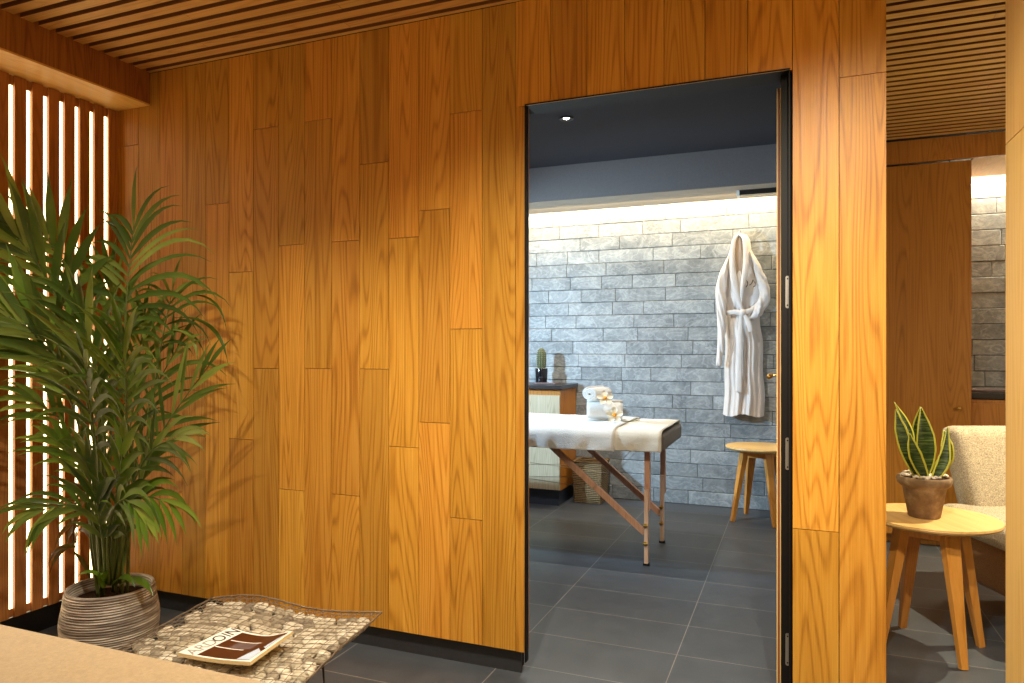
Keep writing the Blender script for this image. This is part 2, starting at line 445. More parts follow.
for z in (1.385, 0.86, 0.225):
    h = B()
    pts = [(-0.0255 + 0.0065 * math.cos(a), z + (0.046 if math.sin(a) > 0 else -0.046) + 0.0065 * math.sin(a)) for a in [k * PI / 8 + 0.01 for k in range(16)]]
    a_ = [h.verts.new((x_, 2.4735, zz)) for x_, zz in pts]; b_ = [h.verts.new((x_, 2.4705, zz)) for x_, zz in pts]
    h.faces.new(a_); h.faces.new(b_[::-1])
    for k in range(16): h.faces.new((a_[k], a_[(k + 1) % 16], b_[(k + 1) % 16], b_[k]))
    hg = obj('hinge', h, 'steel', dr)
    s = B()
    for dz in (-0.043, 0.043):
        c8 = [s.verts.new((-0.0255 + 0.0028 * math.cos(k * PI / 4), 2.4702, z + dz + 0.0028 * math.sin(k * PI / 4))) for k in range(8)]; s.faces.new(c8)
    obj('screw', s, 'black', hg)
hd = B(); tube(hd, [(-0.059, 3.30, 1.085), (-0.10, 3.30, 1.085)], 0.009, 8); tube(hd, [(-0.10, 3.305, 1.085), (-0.105, 3.26, 1.084), (-0.105, 3.17, 1.082)], [0.011, 0.011, 0.010], 8)
obj('door_handle', hd, 'brass', dr, smooth=True)

# slatted ceiling ---------------------------------------------------
sl = B(); rc = random.Random(3)
y = 2.0385 + P / 2 - 40 * P
def slat(x0, x1, ya, yb):
    x = x0 - rc.random() * 1.2
    while x < x1:
        L = 1.4 + rc.random() * 0.9
        a, b = max(x0, x), min(x1, x + L)
        if b - a > 0.02: box(sl, a, b - 0.001, ya, yb, CZ, CZ + 0.05)
        x += L
while y < 4.93:
    ya, yb = y - 0.023, y + 0.023
    if ya < WY - 0.01: slat(-2.776, 2.6, ya, min(yb, WY))
    elif y > 2.5: slat(0.257, 2.6, ya, min(yb, 4.93))
    else: slat(0.257, 2.6, ya, yb)
    y += P
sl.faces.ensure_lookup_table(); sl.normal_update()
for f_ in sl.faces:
    if abs(f_.normal.z) < 0.5: f_.material_index = 1  # side faces get the darker colour as painted gap shade
struct('ceiling', sl, ['slat_wood', 'slat_shade'])
cbk = B(); box(cbk, -3.35, 2.75, -1.2, 2.53, 2.545, 2.60); box(cbk, 0.12, 2.75, 2.53, 5.7, 2.545, 2.60)
struct('ceiling_void', cbk, 'dark')

# beam above the light screen ----------------------------------------
bm_ = B()
yy = -1.2
while yy < WY - 0.01:
    b_ = min(yy + 0.19, WY - 0.001); box(bm_, -2.795, -2.776, yy + 0.001, b_, 2.334, 2.51); yy += 0.19
struct('trim_1', bm_, 'beam_wood')
bs = B(); yy = -1.2
for a, b in ((-1.2, 0.4), (0.4, 1.93), (1.93, 2.429)): box(bs, -3.2, -2.776, a + 0.0008, b - 0.0008, 2.326, 2.3335)
struct('trim_2', bs, 'soffit_wood')

# backlit slat screen ----------------------------------------------------
sw = B()
k = -46
for k in range(-44, 6):
    y0 = 1.951 + P * k
    box(sw, -2.9955, -2.98, y0 - 0.0005, y0 + 0.0465, 0.098, 2.324)
box(sw, -2.992, -2.98, 1.951 + P * 6, WY, 0.098, 2.324)
struct('wall_left', sw, 'screen_wood')
rl = B(); box(rl, -2.9975, -2.9925, -1.2, WY, 0.099, 0.132); box(rl, -2.9975, -2.9925, -1.2, WY, 2.285, 2.325)
struct('trim_3', rl, 'screen_wood')
struct('wall_left_glow', box(B(), -3.03, -2.998, -1.2, WY, 0.10, 2.325), 'led')
struct('wall_left_core', box(B(), -3.35, -3.04, -1.3, 5.7, 0, 2.65), 'plaster')
struct('baseboard_left', box(B(), -3.03, -2.986, -1.2, 2.454, 0, 0.097), 'black')

# near panelled wall to the right ------------------------------------------
rw = B(); box(rw, 0.566, 0.70, -0.9, 2.45, 0, 1.7925); box(rw, 0.566, 0.70, -0.9, 2.45, 1.7955, 2.476)
struct('wall_right', rw, 'light_oak')

# spa shell -----------------------------------------------------------------
struct('wall_partition', box(B(), 0.10, 0.24, 2.531, 5.58, 0, 2.60), 'plaster')
struct('wall_east', box(B(), 2.6, 2.75, -1.2, 5.7, 0, 2.55), 'plaster')
struct('ceiling_spa', box(B(), -3.3, 0.10, 2.531, 5.7, 2.575, 2.65), 'spa_ceil')
bk = B(); box(bk, -3.04, 0.099, 5.07, 5.085, 2.316, 2.574, 0); box(bk, -3.04, 0.099, 5.086, 5.53, 2.316, 2.335, 1)
struct('trim_4', bk, ['bulkhead', 'soffit'])
cv = B(); box(cv, -3.0, 0.08, 5.545, 5.575, 2.37, 2.385)
struct('trim_5', cv, 'cove')
# slate wall: individually sized stones in courses
st = B(); rs = random.Random(11)
z = 0.0; ch = 0.1052
while z < 2.56:
    x = -3.05 - rs.random() * 0.3
    while x < 2.62:
        L = rs.choice([0.26, 0.31, 0.36, 0.42, 0.5]) * (0.9 + 0.2 * rs.random())
        d = rs.random() * 0.0028
        x0, x1, z0, z1 = x + 0.001, x + L - 0.001, z + 0.0014, min(z + ch, 2.574) - 0.0014
        yb = SY + 0.06; yf = SY - d; c = 0.0035
        o_ = [st.verts.new(p) for p in ((x0, yb, z0), (x1, yb, z0), (x1, yb, z1), (x0, yb, z1))]
        m_ = [st.verts.new(p) for p in ((x0, yf + c, z0), (x1, yf + c, z0), (x1, yf + c, z1), (x0, yf + c, z1))]
        i_ = [st.verts.new(p) for p in ((x0 + c, yf, z0 + c), (x1 - c, yf, z0 + c), (x1 - c, yf, z1 - c), (x0 + c, yf, z1 - c))]
        for q in range(4):
            st.faces.new((o_[q], o_[(q + 1) % 4], m_[(q + 1) % 4], m_[q])); st.faces.new((m_[q], m_[(q + 1) % 4], i_[(q + 1) % 4], i_[q]))
        st.faces.new(i_)
        x += L
    z += ch
struct('wall_slate', st, 'stone')
struct('wall_slate_core', box(B(), -3.35, 2.75, SY + 0.02, SY + 0.15, 0, 2.65), 'dark')

# header + niche on the passage side --------------------------------------------
hb = B(); xx = 0.241
while xx < 2.59:
    box(hb, xx + 0.001, min(xx + 0.2, 2.599), 4.932, 4.955, 2.338, 2.476); xx += 0.2
struct('trim_6', hb, 'cab_wood')
struct('trim_7', box(B(), 0.985, 2.599, 4.956, 5.50, 2.338, 2.355), 'soffit_wood')
struct('trim_8', box(B(), 1.0, 2.55, 5.53, 5.57, 2.37, 2.385), 'cove')

# ================================================================== FURNITURE, passage side
wd = thing('wardrobe', 'tall flush brown wood wardrobe with one small knob behind the snake plant', 'wardrobe', (0.61, 5.2, 0))
w = B(); box(w, -0.365, 0.365, -0.235, 0.33, 0.06, 2.325); box(w, -0.355, 0.355, -0.20, 0.33, 0, 0.06)
obj('carcass', w, 'cab_wood', wd)
d_ = obj('door', box(B(), -0.365, 0.356, -0.262, -0.238, 0.06, 2.325), 'cab_wood', wd, bevel=0.0015)
kn = B(); lathe(kn, [(0, 0), (0.005, 0), (0.005, 0.012), (0.011, 0.016), (0.012, 0.022), (0.008, 0.027), (0, 0.028)], 16)
for v in kn.verts: v.co = V((v.co.x + 0.292, -0.262 - v.co.z, v.co.y + 0.845))
obj('knob', kn, 'brass', d_, smooth=True)

sb = thing('low_cabinet', 'low brown wood cabinet with drawer fronts under the dark worktop beside the wardrobe', 'cabinet', (1.75, 5.36, 0))
s = B(); box(s, -0.765, 0.765, -0.20, 0.20, 0.06, 0.888)
obj('carcass', s, 'cab_wood', sb)
obj('plinth', box(B(), -0.75, 0.75, -0.18, 0.19, 0, 0.0595), 'plinth', sb)
for i in range(2):
    x0 = -0.765 + i * 0.765
    for (a, b) in ((0.63, 0.865), (0.35, 0.625), (0.065, 0.345)):
        obj('drawer', box(B(), x0 + 0.002, x0 + 0.763, -0.222, -0.201, a, b), 'cab_wood', sb, bevel=0.001)
tag(obj('worktop', box(B(), 0.985, 2.52, 5.13, 5.565, 0.893, 0.93), 'worktop', bevel=0.003), 'dark worktop slab on the low brown cabinet below the narrow strip of lit slate', 'worktop')
tag(obj('tray', box(B(), 1.03, 1.34, 5.22, 5.42, 0.931, 0.946), 'cover_grey', bevel=0.004), 'flat grey tray on the dark worktop beside the wardrobe', 'tray')

def side_table(label, loc, rz, group, R=0.265, H=0.526):
    t = thing('side_table', label, 'table', loc, rz, group)
    top = B(); lathe(top, [(0, H - 0.026), (R - 0.035, H - 0.026), (R - 0.004, H - 0.014), (R, H - 0.008), (R - 0.002, H), (0, H)], 64)
    obj('tabletop', top, 'table_wood', t, bevel=0.0)
    for k in range(4):
        a = k * PI / 2
        u = V((math.cos(a), math.sin(a), 0)); n_ = V((-math.sin(a), math.cos(a), 0))
        l = B(); beam(l, u * 0.115 + V((0, 0, H - 0.026)), u * 0.203, 0.062, 0.040, 0.026, 0.024, hint=u)
        obj('leg', l, 'leg_wood', t, bevel=0.002)
    for k in range(4):
        a0 = k * PI / 2; a1 = a0 + PI / 2
        p0 = V((math.cos(a0), math.sin(a0), 0)) * 0.125; p1 = V((math.cos(a1), math.sin(a1), 0)) * 0.125
        ap = B(); N = 14; nrm = (p0 + p1).normalized() * 0.009
        rows = []
        for i in range(N + 1):
            u = i / N; p = p0.lerp(p1, u); e_ = abs(2 * u - 1)
            zb = H - 0.026 - 0.046 - 0.05 * max(0, (e_ - 0.55) / 0.45) ** 2
            rows.append([ap.verts.new(p + nrm * s_ + V((0, 0, z_))) for s_, z_ in ((-1, zb), (1, zb), (1, H - 0.0265), (-1, H - 0.0265))])
        for r0, r1 in zip(rows, rows[1:]):
            for q in range(4): ap.faces.new((r0[q], r0[(q + 1) % 4], r1[(q + 1) % 4], r1[q]))
        ap.faces.new(rows[0]); ap.faces.new(rows[-1][::-1])
        obj('apron', ap, 'leg_wood', t)
    return t
side_table('round light wood side table holding the snake plant beside the beige armchair', (0.504, 3.282, 0), math.radians(-67.4), 'round four legged wooden tables', 0.247)
side_table('round light wood stool table standing empty below the hanging bathrobe', (-0.235, 5.262, 0), math.radians(30.4), 'round four legged wooden tables', 0.232, 0.52)

# snake plant ---------------------------------------------------------
YAW = math.radians(21.8)
sp = thing('snake_plant', 'yellow edged snake plant in a weathered clay pot on the round side table', 'plant', (0.479, 3.268, 0.5262), YAW)
pt = B(); lathe(pt, [(0, 0), (0.055, 0), (0.058, 0.004), (0.078, 0.118), (0.081, 0.121), (0.096, 0.134), (0.100, 0.150), (0.097, 0.161), (0.092, 0.164), (0.085, 0.160), (0.081, 0.135), (0, 0.135)], 56)
pot = obj('pot', pt, 'terra', sp, smooth=True)
gv = B(); rg = random.Random(5)
lathe(gv, [(0.0835, 0.157), (0.06, 0.163), (0, 0.165)], 32)
obj('soil', gv, 'soil', pot)
gr = B()
for i in range(90):
    a = rg.random() * 2 * PI; r = 0.078 * math.sqrt(rg.random()); s_ = 0.006 + 0.006 * rg.random()
    m_ = Matrix.Translation((r * math.cos(a), r * math.sin(a), 0.165 + 0.004 * rg.random())) @ Matrix.Diagonal((s_ * 1.3, s_, s_ * 0.8, 1))
    bmesh.ops.create_icosphere(gr, subdivisions=1, radius=1, matrix=m_)
go = obj('gravel', gr, 'pebble_white', pot, smooth=True); go['kind'] = 'stuff'
S = 0.00405
def blade(pts, wid, roll=0.0, n=18):
    """pts: (right, depth, up) polyline in metres above the pot mouth; wid: half width at stations"""
    C_ = catmull(pts, n); bm = B(); rows = []
    for i, p in enumerate(C_):
        u = i / n; t = (C_[min(i + 1, n)] - C_[max(i - 1, 0)]).normalized()
        face = V((math.sin(roll), -math.cos(roll), 0.15)); sd = t.cross(face).normalized(); nr = sd.cross(t).normalized()
        q = u * (len(wid) - 1); k = min(int(q), len(wid) - 2); hw = wid[k] + (wid[k + 1] - wid[k]) * (q - k)
        e = min(0.0055, hw * 0.42)
        rows.append([bm.verts.new(p + sd * s_ * 1.0 + nr * (-0.28 * (abs(s_)) * (abs(s_) / max(hw, 1e-4))) * -1) for s_ in (-hw, -hw + e, -hw * 0.45, 0, hw * 0.45, hw - e, hw)])
    for r0, r1 in zip(rows, rows[1:]):
        for k in range(6):
            f_ = bm.faces.new((r0[k], r0[k + 1], r1[k + 1], r1[k])); f_.material_index = 1 if k in (0, 5) else 0
    return bm
def q(px, py, w): return ((px - 924) * S, w, 0.160 + (470 - py) * S)
LV = [([q(922, 472, 0), q(922.5, 436, -.015), q(921, 401, 0.0)], [.022, .036, .041, .036, .022, .002], 0.0),
      ([q(917, 472, .03), q(912, 428, .03), q(896.5, 396, .02)], [.018, .024, .026, .017, .001], 0.5),
      ([q(918, 472, -.02), q(902, 440, -.03), q(895.5, 403, .0)], [.016, .024, .026, .022, .001], -0.6),
      ([q(919, 472, -.05), q(905, 446, -.07), q(901, 425, -.06)], [.014, .022, .024, .016, .001], -0.3),
      ([q(930, 472, .0), q(945, 450, .0), q(947, 424, .02)], [.016, .028, .032, .026, .001], 0.15),
      ([q(926, 472, -.05), q(935, 450, -.06), q(940, 419, -.05)], [.012, .020, .022, .012, .001], -0.5),
      ([q(925, 472, .04), q(926, 440, .04), q(931.5, 415, .05)], [.016, .024, .026, .018, .001], 0.2),
      ([q(923, 472, .05), q(923, 430, .05), q(927, 401, .05)], [.016, .026, .024, .016, .001], -0.2)]
for pts, wd_, ro in LV:
    o = obj('leaf', blade(pts, wd_, ro), ['snake', 'snake_edge'], sp, smooth=True)
    so = o.modifiers.new('solid', 'SOLIDIFY'); so.thickness = 0.003

# armchair ----------------------------------------------------------------
ac = thing('armchair', 'beige tweed armchair with brown woven shell behind the snake plant table', 'armchair', (0, 0, 0), 0)
CH = math.radians(21.8)
ac.location = (3.12 * -math.sin(CH) + 2.50 * math.cos(CH), 3.12 * math.cos(CH) + 2.50 * math.sin(CH), 0); ac.rotation_euler = (0, 0, CH)
def rounded(bm, x0, x1, y0, y1, z0, z1, r=0.05, n=5, shear=0.0, taper=0.0):
    """soft box; the upper edge is sheared back by shear and pulled in by taper"""
    vs0 = len(bm.verts)
    tmp = B(); box(tmp, x0, x1, y0, y1, z0, z1)
    bmesh.ops.bevel(tmp, geom=tmp.edges[:] , offset=r, segments=n, affect='EDGES', profile=0.5)
    for v in tmp.verts:
        h = (v.co.z - z0) / (z1 - z0); v.co.y += shear * h
        cx = (x0 + x1) / 2; v.co.x = cx + (v.co.x - cx) * (1 + taper * h)
    me = bpy.data.meshes.new('tmp'); tmp.to_mesh(me); tmp.free(); bm.from_mesh(me); bpy.data.meshes.remove(me)
    return bm
shell = B()
rounded(shell, -0.37, 0.37, -0.34, 0.34, 0.115, 0.36, 0.04, 4, 0.0, 0.12)
obj('base_shell', shell, 'tweed_dark', ac, smooth=True)
sc_ = B(); rounded(sc_, -0.475, 0.475, -0.36, 0.30, 0.352, 0.466, 0.052, 5)
obj('seat_cushion', sc_, 'tweed', ac, smooth=True)
bc = B(); rounded(bc, -0.34, 0.34, 0.16, 0.32, 0.36, 0.82, 0.05, 5, 0.13, 0.10)
obj('backrest', bc, 'tweed', ac, smooth=True)
for sx in (-1, 1):
    for y_ in (-0.28, 0.30):
        l = B(); beam(l, (sx * 0.32, y_, 0.12), (sx * 0.335, y_ + (0.03 if y_ > 0 else -0.02), 0), 0.035, 0.035, 0.02, 0.02)
        obj('leg', l, 'door_wood', ac)

# ================================================================== LOUNGE FOREGROUND
dk = thing('reception_desk', 'tan topped desk filling the near corner in front of the palm', 'desk', (-1.75, 0.3, 0))
obj('desktop', box(B(), -1.2, 1.25, -0.52, 0.485, 0.712, 0.74), 'desk', dk, bevel=0.002)
obj('front_panel', box(B(), -1.12, 1.17, 0.36, 0.385, 0.0, 0.711), 'light_oak', dk)
for sx in (-1.12, 1.145): obj('side_panel', box(B(), sx, sx + 0.025, -0.45, 0.359, 0.0, 0.711), 'light_oak', dk)

# wire bench with pebbles ------------------------------------------------
A9 = math.radians(8.0)
bx0, by0 = -1.512, 1.60
wb = thing('wire_bench', 'low wavy wire mesh bench filled with pebbles below the plank wall', 'bench', (bx0, by0, 0), A9)
HW, HL = 0.318, 0.335
def top_z(x, y):
    s_ = x / HW; t_ = y / HL
    return 0.350 - 0.016 * sm(s_, 0.3, 1) * sm(t_, 0.2, 1) + 0.014 * math.sin(1.9 * s_ * PI / 1.5 + 3.4) * (0.6 + 0.4 * t_) + 0.002 * s_ * (t_ * 0.5 + 0.5) - 0.020 * (1 - t_) * 0.5 * s_ * s_ - 0.015 * max(0, -t_) ** 2
def bot_z(x, y):
    s_ = min(1, abs(x) / HW); t_ = min(1, abs(y) / HL)
    return top_z(x, y) - 0.046 * (1 - s_ ** 12) * (1 - t_ ** 12) - 0.002
for nm, fz in (('wire_top', top_z), ('wire_base', bot_z)):
    w = B(); n = 22; K = 28
    for i in range(n + 1):
        x = -HW + 2 * HW * i / n
        tube(w, [(x + 0.002 * math.sin(j * 1.7 + i), -HL + 2 * HL * j / K, fz(x, -HL + 2 * HL * j / K)) for j in range(K + 1)], 0.0013 if 0 < i < n else 0.0022, 4)
        y_ = -HL + 2 * HL * i / n
        tube(w, [(-HW + 2 * HW * j / K, y_ + 0.002 * math.sin(j * 2.1 + i), fz(-HW + 2 * HW * j / K, y_) + 0.0012) for j in range(K + 1)], 0.0013 if 0 < i < n else 0.0022, 4)
    obj(nm, w, 'wire', wb, smooth=True)
for lx, ly in ((-0.2, 0.16), (0.2, 0.16), (-0.2, -0.20), (0.235, -0.17)):
    l = B(); tube(l, [(lx, ly, bot_z(lx, ly) + 0.004), (lx * 1.08, ly * 1.05, 0.0)], 0.005, 8)
    obj('leg', l, 'black', wb, smooth=True)
# pebbles, each its own object (shared meshes)
rp = random.Random(21)
peb = []
for k in range(8):
    p = B(); bmesh.ops.create_icosphere(p, subdivisions=2, radius=1)
    sx, sy, sz = 0.0185 + 0.004 * rp.random(), 0.0145 + 0.003 * rp.random(), 0.0105 + 0.002 * rp.random()
    for v in p.verts:
        nn = noise.noise(v.co * 1.3 + V((k * 9.1, 0, 0)))
        c = v.co * (1 + 0.55 * nn)
        c = V([math.copysign(abs(a) ** 0.7, a) for a in c])
        v.co = V((c.x * sx, c.y * sy, c.z * sz))
    me = bpy.data.meshes.new('pebble'); p.to_mesh(me); p.free(); me.materials.append(M['pebble'])
    for f_ in me.polygons: f_.use_smooth = True
    peb.append(me)
ca, sa = math.cos(A9), math.sin(A9)
NX, NYP = 16, 19
cnt = 0
for j in range(NYP):
    for i in range(NX):
        x = -HW + 0.022 + (2 * HW - 0.044) * (i + 0.5 + 0.35 * (j % 2) - 0.17 + 0.28 * (rp.random() - 0.5)) / NX
        y_ = -HL + 0.026 + (2 * HL - 0.055) * (j + 0.5 + 0.28 * (rp.random() - 0.5)) / NYP
        if abs(x) > HW - 0.024 or abs(y_) > HL - 0.027: continue
        if x < -0.24 and rp.random() < 0.25: continue
        o = bpy.data.objects.new('pebble', rp.choice(peb)); col.objects.link(o)
        zz = (top_z(x, y_) + bot_z(x, y_)) / 2 + 0.002
        o.location = (bx0 + ca * x - sa * y_, by0 + sa * x + ca * y_, zz)
        s_ = (0.92 + 0.3 * rp.random()) * (0.82 if abs(x) > HW - 0.034 or abs(y_) > HL - 0.036 else 1.0); o.scale = (s_, s_, s_)
        o.rotation_euler = (0.35 * (rp.random() - 0.5), 0.35 * (rp.random() - 0.5), rp.random() * PI)
        tag(o, 'small beige pebble held inside the wavy wire mesh bench', 'pebble', 'pebbles in the wire bench'); cnt += 1

# magazine ---------------------------------------------------------------
# local axes: X from masthead edge to foot of the cover, Y along the masthead from spine side
mA = V((-1.566, 1.462, 0)); mB = V((-1.564, 1.652, 0)); mC = V((-1.350, 1.672, 0)); mD = V((-1.336, 1.482, 0))
mg = thing('magazine', 'brown covered magazine with a white masthead strip lying on the pebble bench', 'magazine', (0, 0, 0))
def mpt(u, v, h=0.0):
    p = mA.lerp(mD, u).lerp(mB.lerp(mC, u), v)
    return V((p.x, p.y, 0.361 + h - 0.012 * math.sin(u * PI) * (0.4 + 0.6 * v) + 0.010 * sm(u, 0.6, 1.0) * v + 0.004 * u))
def sheet(name, u0, u1, v0, v1, h, mat, parent, n=14):
    return obj(name, grid(B(), n, 8, lambda a, b: mpt(u0 + (u1 - u0) * a, v0 + (v1 - v0) * b, h)), mat, parent, smooth=True)
pg = B()
def pgf(h): return [[mpt(a / 14, b / 8, h) for b in range(9)] for a in range(15)]
up, dn = pgf(0.0095), pgf(0.0)
vu = [[pg.verts.new(p) for p in r] for r in up]; vd = [[pg.verts.new(p) for p in r] for r in dn]
for L_ in (vu, vd):
    for a in range(14):
        for b in range(8): pg.faces.new((L_[a][b], L_[a + 1][b], L_[a + 1][b + 1], L_[a][b + 1]))
for a in range(14):
    for b in (0, 8): pg.faces.new((vu[a][b], vu[a + 1][b], vd[a + 1][b], vd[a][b]))
for b in range(8):
    for a in (0, 14): pg.faces.new((vu[a][b], vu[a][b + 1], vd[a][b + 1], vd[a][b]))
obj('pages', pg, 'page', mg)
cov = sheet('cover', 0, 1, 0, 1, 0.0102, 'paper', mg)
sheet('cover_photo', 0.235, 0.955, 0.04, 0.95, 0.0107, 'cover', cov)
sheet('cover_streak', 0.25, 0.66, 0.36, 0.385, 0.0111, 'paper', cov)
sheet('cover_streak', 0.28, 0.74, 0.63, 0.655, 0.0111, 'paper', cov)
sheet('cover_figure', 0.42, 0.74, 0.40, 0.62, 0.0110, 'cover_grey', cov)
def quadm(name, pts, h, mat, parent):
    b = B(); b.faces.new([b.verts.new(mpt(u, v, h)) for u, v in pts]); return obj(name, b, mat, parent)
quadm('cover_patch', [(0.78, 0.045), (0.955, 0.045), (0.955, 0.30), (0.85, 0.42)], 0.0114, 'cover_pale', cov)
quadm('cover_patch', [(0.90, 0.45), (0.955, 0.40), (0.955, 0.88), (0.91, 0.62)], 0.0114, 'cover_pale', cov)
def letter(ch, v, mat):
    cu = bpy.data.curves.new('masthead_letter', 'FONT'); cu.body = ch; cu.size = 0.050; cu.align_x = 'CENTER'; cu.extrude = 0.0002
    cu.materials.append(M[mat])
    o = bpy.data.objects.new('masthead_letter', cu); col.objects.link(o); bpy.context.view_layer.update()
    me = bpy.data.meshes.new_from_object(o.evaluated_get(bpy.context.evaluated_depsgraph_get())); bpy.data.objects.remove(o)
    me.materials.clear(); me.materials.append(M[mat])
    o = bpy.data.objects.new('masthead_letter', me); col.objects.link(o); o.parent = cov
    p = mpt(0.195, v, 0.0106); ex = (mpt(0.2, min(v + 0.05, 1)) - mpt(0.2, v - 0.05)).normalized(); ey = (mpt(0.0, v) - mpt(0.2, v)); ey = (ey - ex * ey.dot(ex)).normalized(); ez = ex.cross(ey)
    o.matrix_world = Matrix(((ex.x, ey.x, ez.x, p.x), (ex.y, ey.y, ez.y, p.y), (ex.z, ey.z, ez.z, p.z), (0, 0, 0, 1)))
for ch, v, mt in zip('ARDOIN', (0.10, 0.26, 0.43, 0.61, 0.755, 0.885), ('glare_ink', 'glare_ink', 'glare_ink', 'label_ink', 'label_ink', 'label_ink')):
    letter(ch, v, mt)

# ================================================================== PALM
pl = thing('potted_palm', 'tall leafy green palm in a ribbed grey pot before the backlit slat screen', 'plant', (-2.62, 2.10, 0), YAW)
prof = [(0, 0.003), (0.158, 0.003), (0.168, 0.010)]
nr_ = 21
for i in range(nr_ * 4 + 1):
    u = i / (nr_ * 4); z_ = 0.012 + u * 0.208
    r_ = 0.171 + 0.010 * math.sin(min(1, u * 1.7 + 0.1) * PI * 0.5) - 0.018 * sm(u, 0.35, 1.0)
    prof.append((r_ + 0.0042 * math.sin(i * PI / 2), z_))
prof += [(0.162, 0.228), (0.154, 0.228), (0.151, 0.222), (0.149, 0.17), (0, 0.17)]
pp = B(); lathe(pp, prof, 72)
for v in pp.verts: v.co.z += 0.0022 * noise.noise(V((v.co.x * 9, v.co.y * 9, v.co.z * 60))) * (1 if 0.02 < v.co.z < 0.21 else 0)
palm_pot = obj('pot', pp, 'pot', pl, smooth=True)
obj('soil', lathe(B(), [(0.148, 0.176), (0.07, 0.182), (0, 0.184)], 32), 'soil', palm_pot)
K_ = 2.92 / 710
def fp(px, py, w):
    k = K_ * (1 + w / 2.92)
    return V(((px - 110) * K_ + ((px - 512) * K_) * (w / 2.92), w, 1.2 + (349 - py) * k))
rf = random.Random(99)
def leaflet(bm, base, d, up, L, W, droop, n=7, mi=0):
    """a folded blade that leaves base along d and bends down under its weight"""
    pts = [base.copy()]; dd = d.normalized()
    for i in range(n):
        dd = (dd + V((0, 0, -1)) * droop * (0.2 + 1.6 * (i / n))).normalized()
        pts.append(pts[-1] + dd * (L / n))
    cy, sy_ = math.cos(YAW), math.sin(YAW)
    for p in pts:                                   # blades rest against the screen and the plank wall
        wx, wy = -2.62 + cy * p.x - sy_ * p.y, 2.10 + sy_ * p.x + cy * p.y
        nx_, ny_ = max(wx, -2.955), min(wy, 2.415)
        if nx_ != wx or ny_ != wy:
            dx_, dy_ = nx_ + 2.62, ny_ - 2.10
            p.x, p.y = cy * dx_ + sy_ * dy_, -sy_ * dx_ + cy * dy_
    rows = []
    for i, p in enumerate(pts):
        u = i / n
        w = W * (0.35 + 0.65 * sm(u, 0, 0.3)) * (1 - sm(u, 0.42, 1.04) ** 1.2) if u < 1 else 0.0006
        t = (pts[min(i + 1, n)] - pts[max(i - 1, 0)]).normalized()
        sd = t.cross(up)
        if sd.length < 1e-3: sd = t.cross(V((0.2, 1, 0)))
        sd.normalize(); nn = sd.cross(t).normalized()
        rows.append((bm.verts.new(p + sd * w / 2 + nn * w * 0.16), bm.verts.new(p), bm.verts.new(p - sd * w / 2 + nn * w * 0.16)))
    for a, b in zip(rows, rows[1:]):
        bm.faces.new((a[0], a[1], b[1], b[0])).material_index = mi; bm.faces.new((a[1], a[2], b[2], b[1])).material_index = mi
def frond(pts, start=0.45, pairs=18, L=0.30, W=0.024, droop=0.10, face=(0, -1, 0.25), mat='palm', ang=(40, 12), lr=(1.0, 1.0)):
    pairs = max(6, round(pairs * 0.60)); L *= 1.16; W *= 0.92 if W > 0.033 else 0.86; droop *= 1.3
    N = 46; C_ = catmull([fp(*p) for p in pts], N)
    st_ = B(); tube(st_, C_, [0.0065 - 0.0048 * (i / N) for i in range(N + 1)], 6)
    root = obj('frond', st_, 'palm_stem', pl, smooth=True)
    fb = B(); fc = V(face).normalized()
    for k in range(pairs + 1):
        u = start + (1 - start) * (k / pairs) ** 0.95
        q_ = u * N; i = min(int(q_), N - 1); p = C_[i].lerp(C_[i + 1], q_ - i); t = (C_[min(i + 2, N)] - C_[max(i - 1, 0)]).normalized()
        s_ = t.cross(fc).normalized(); up = s_.cross(t).normalized()
        f_ = k / pairs
        prof_ = (0.55 + 0.45 * sm(f_, 0, 0.3)) * (1 - 0.42 * sm(f_, 0.55, 1.0))
        an = math.radians(ang[0] + (ang[1] - ang[0]) * f_)
        for sgn, m_ in ((1, lr[0]), (-1, lr[1])):
            if k == pairs and sgn < 0: continue
            if m_ <= 0: continue
            a2 = an + math.radians(rf.uniform(-8, 8))
            if k == pairs: a2 = 0
            d = t * math.cos(a2) + s_ * sgn * math.sin(a2) + up * rf.uniform(0.02, 0.22)
            leaflet(fb, p, d, up, L * prof_ * m_ * rf.uniform(0.85, 1.12), W * rf.uniform(0.8, 1.15), droop * rf.uniform(0.6, 1.5))
    obj('leaflets', fb, mat, root, smooth=True)
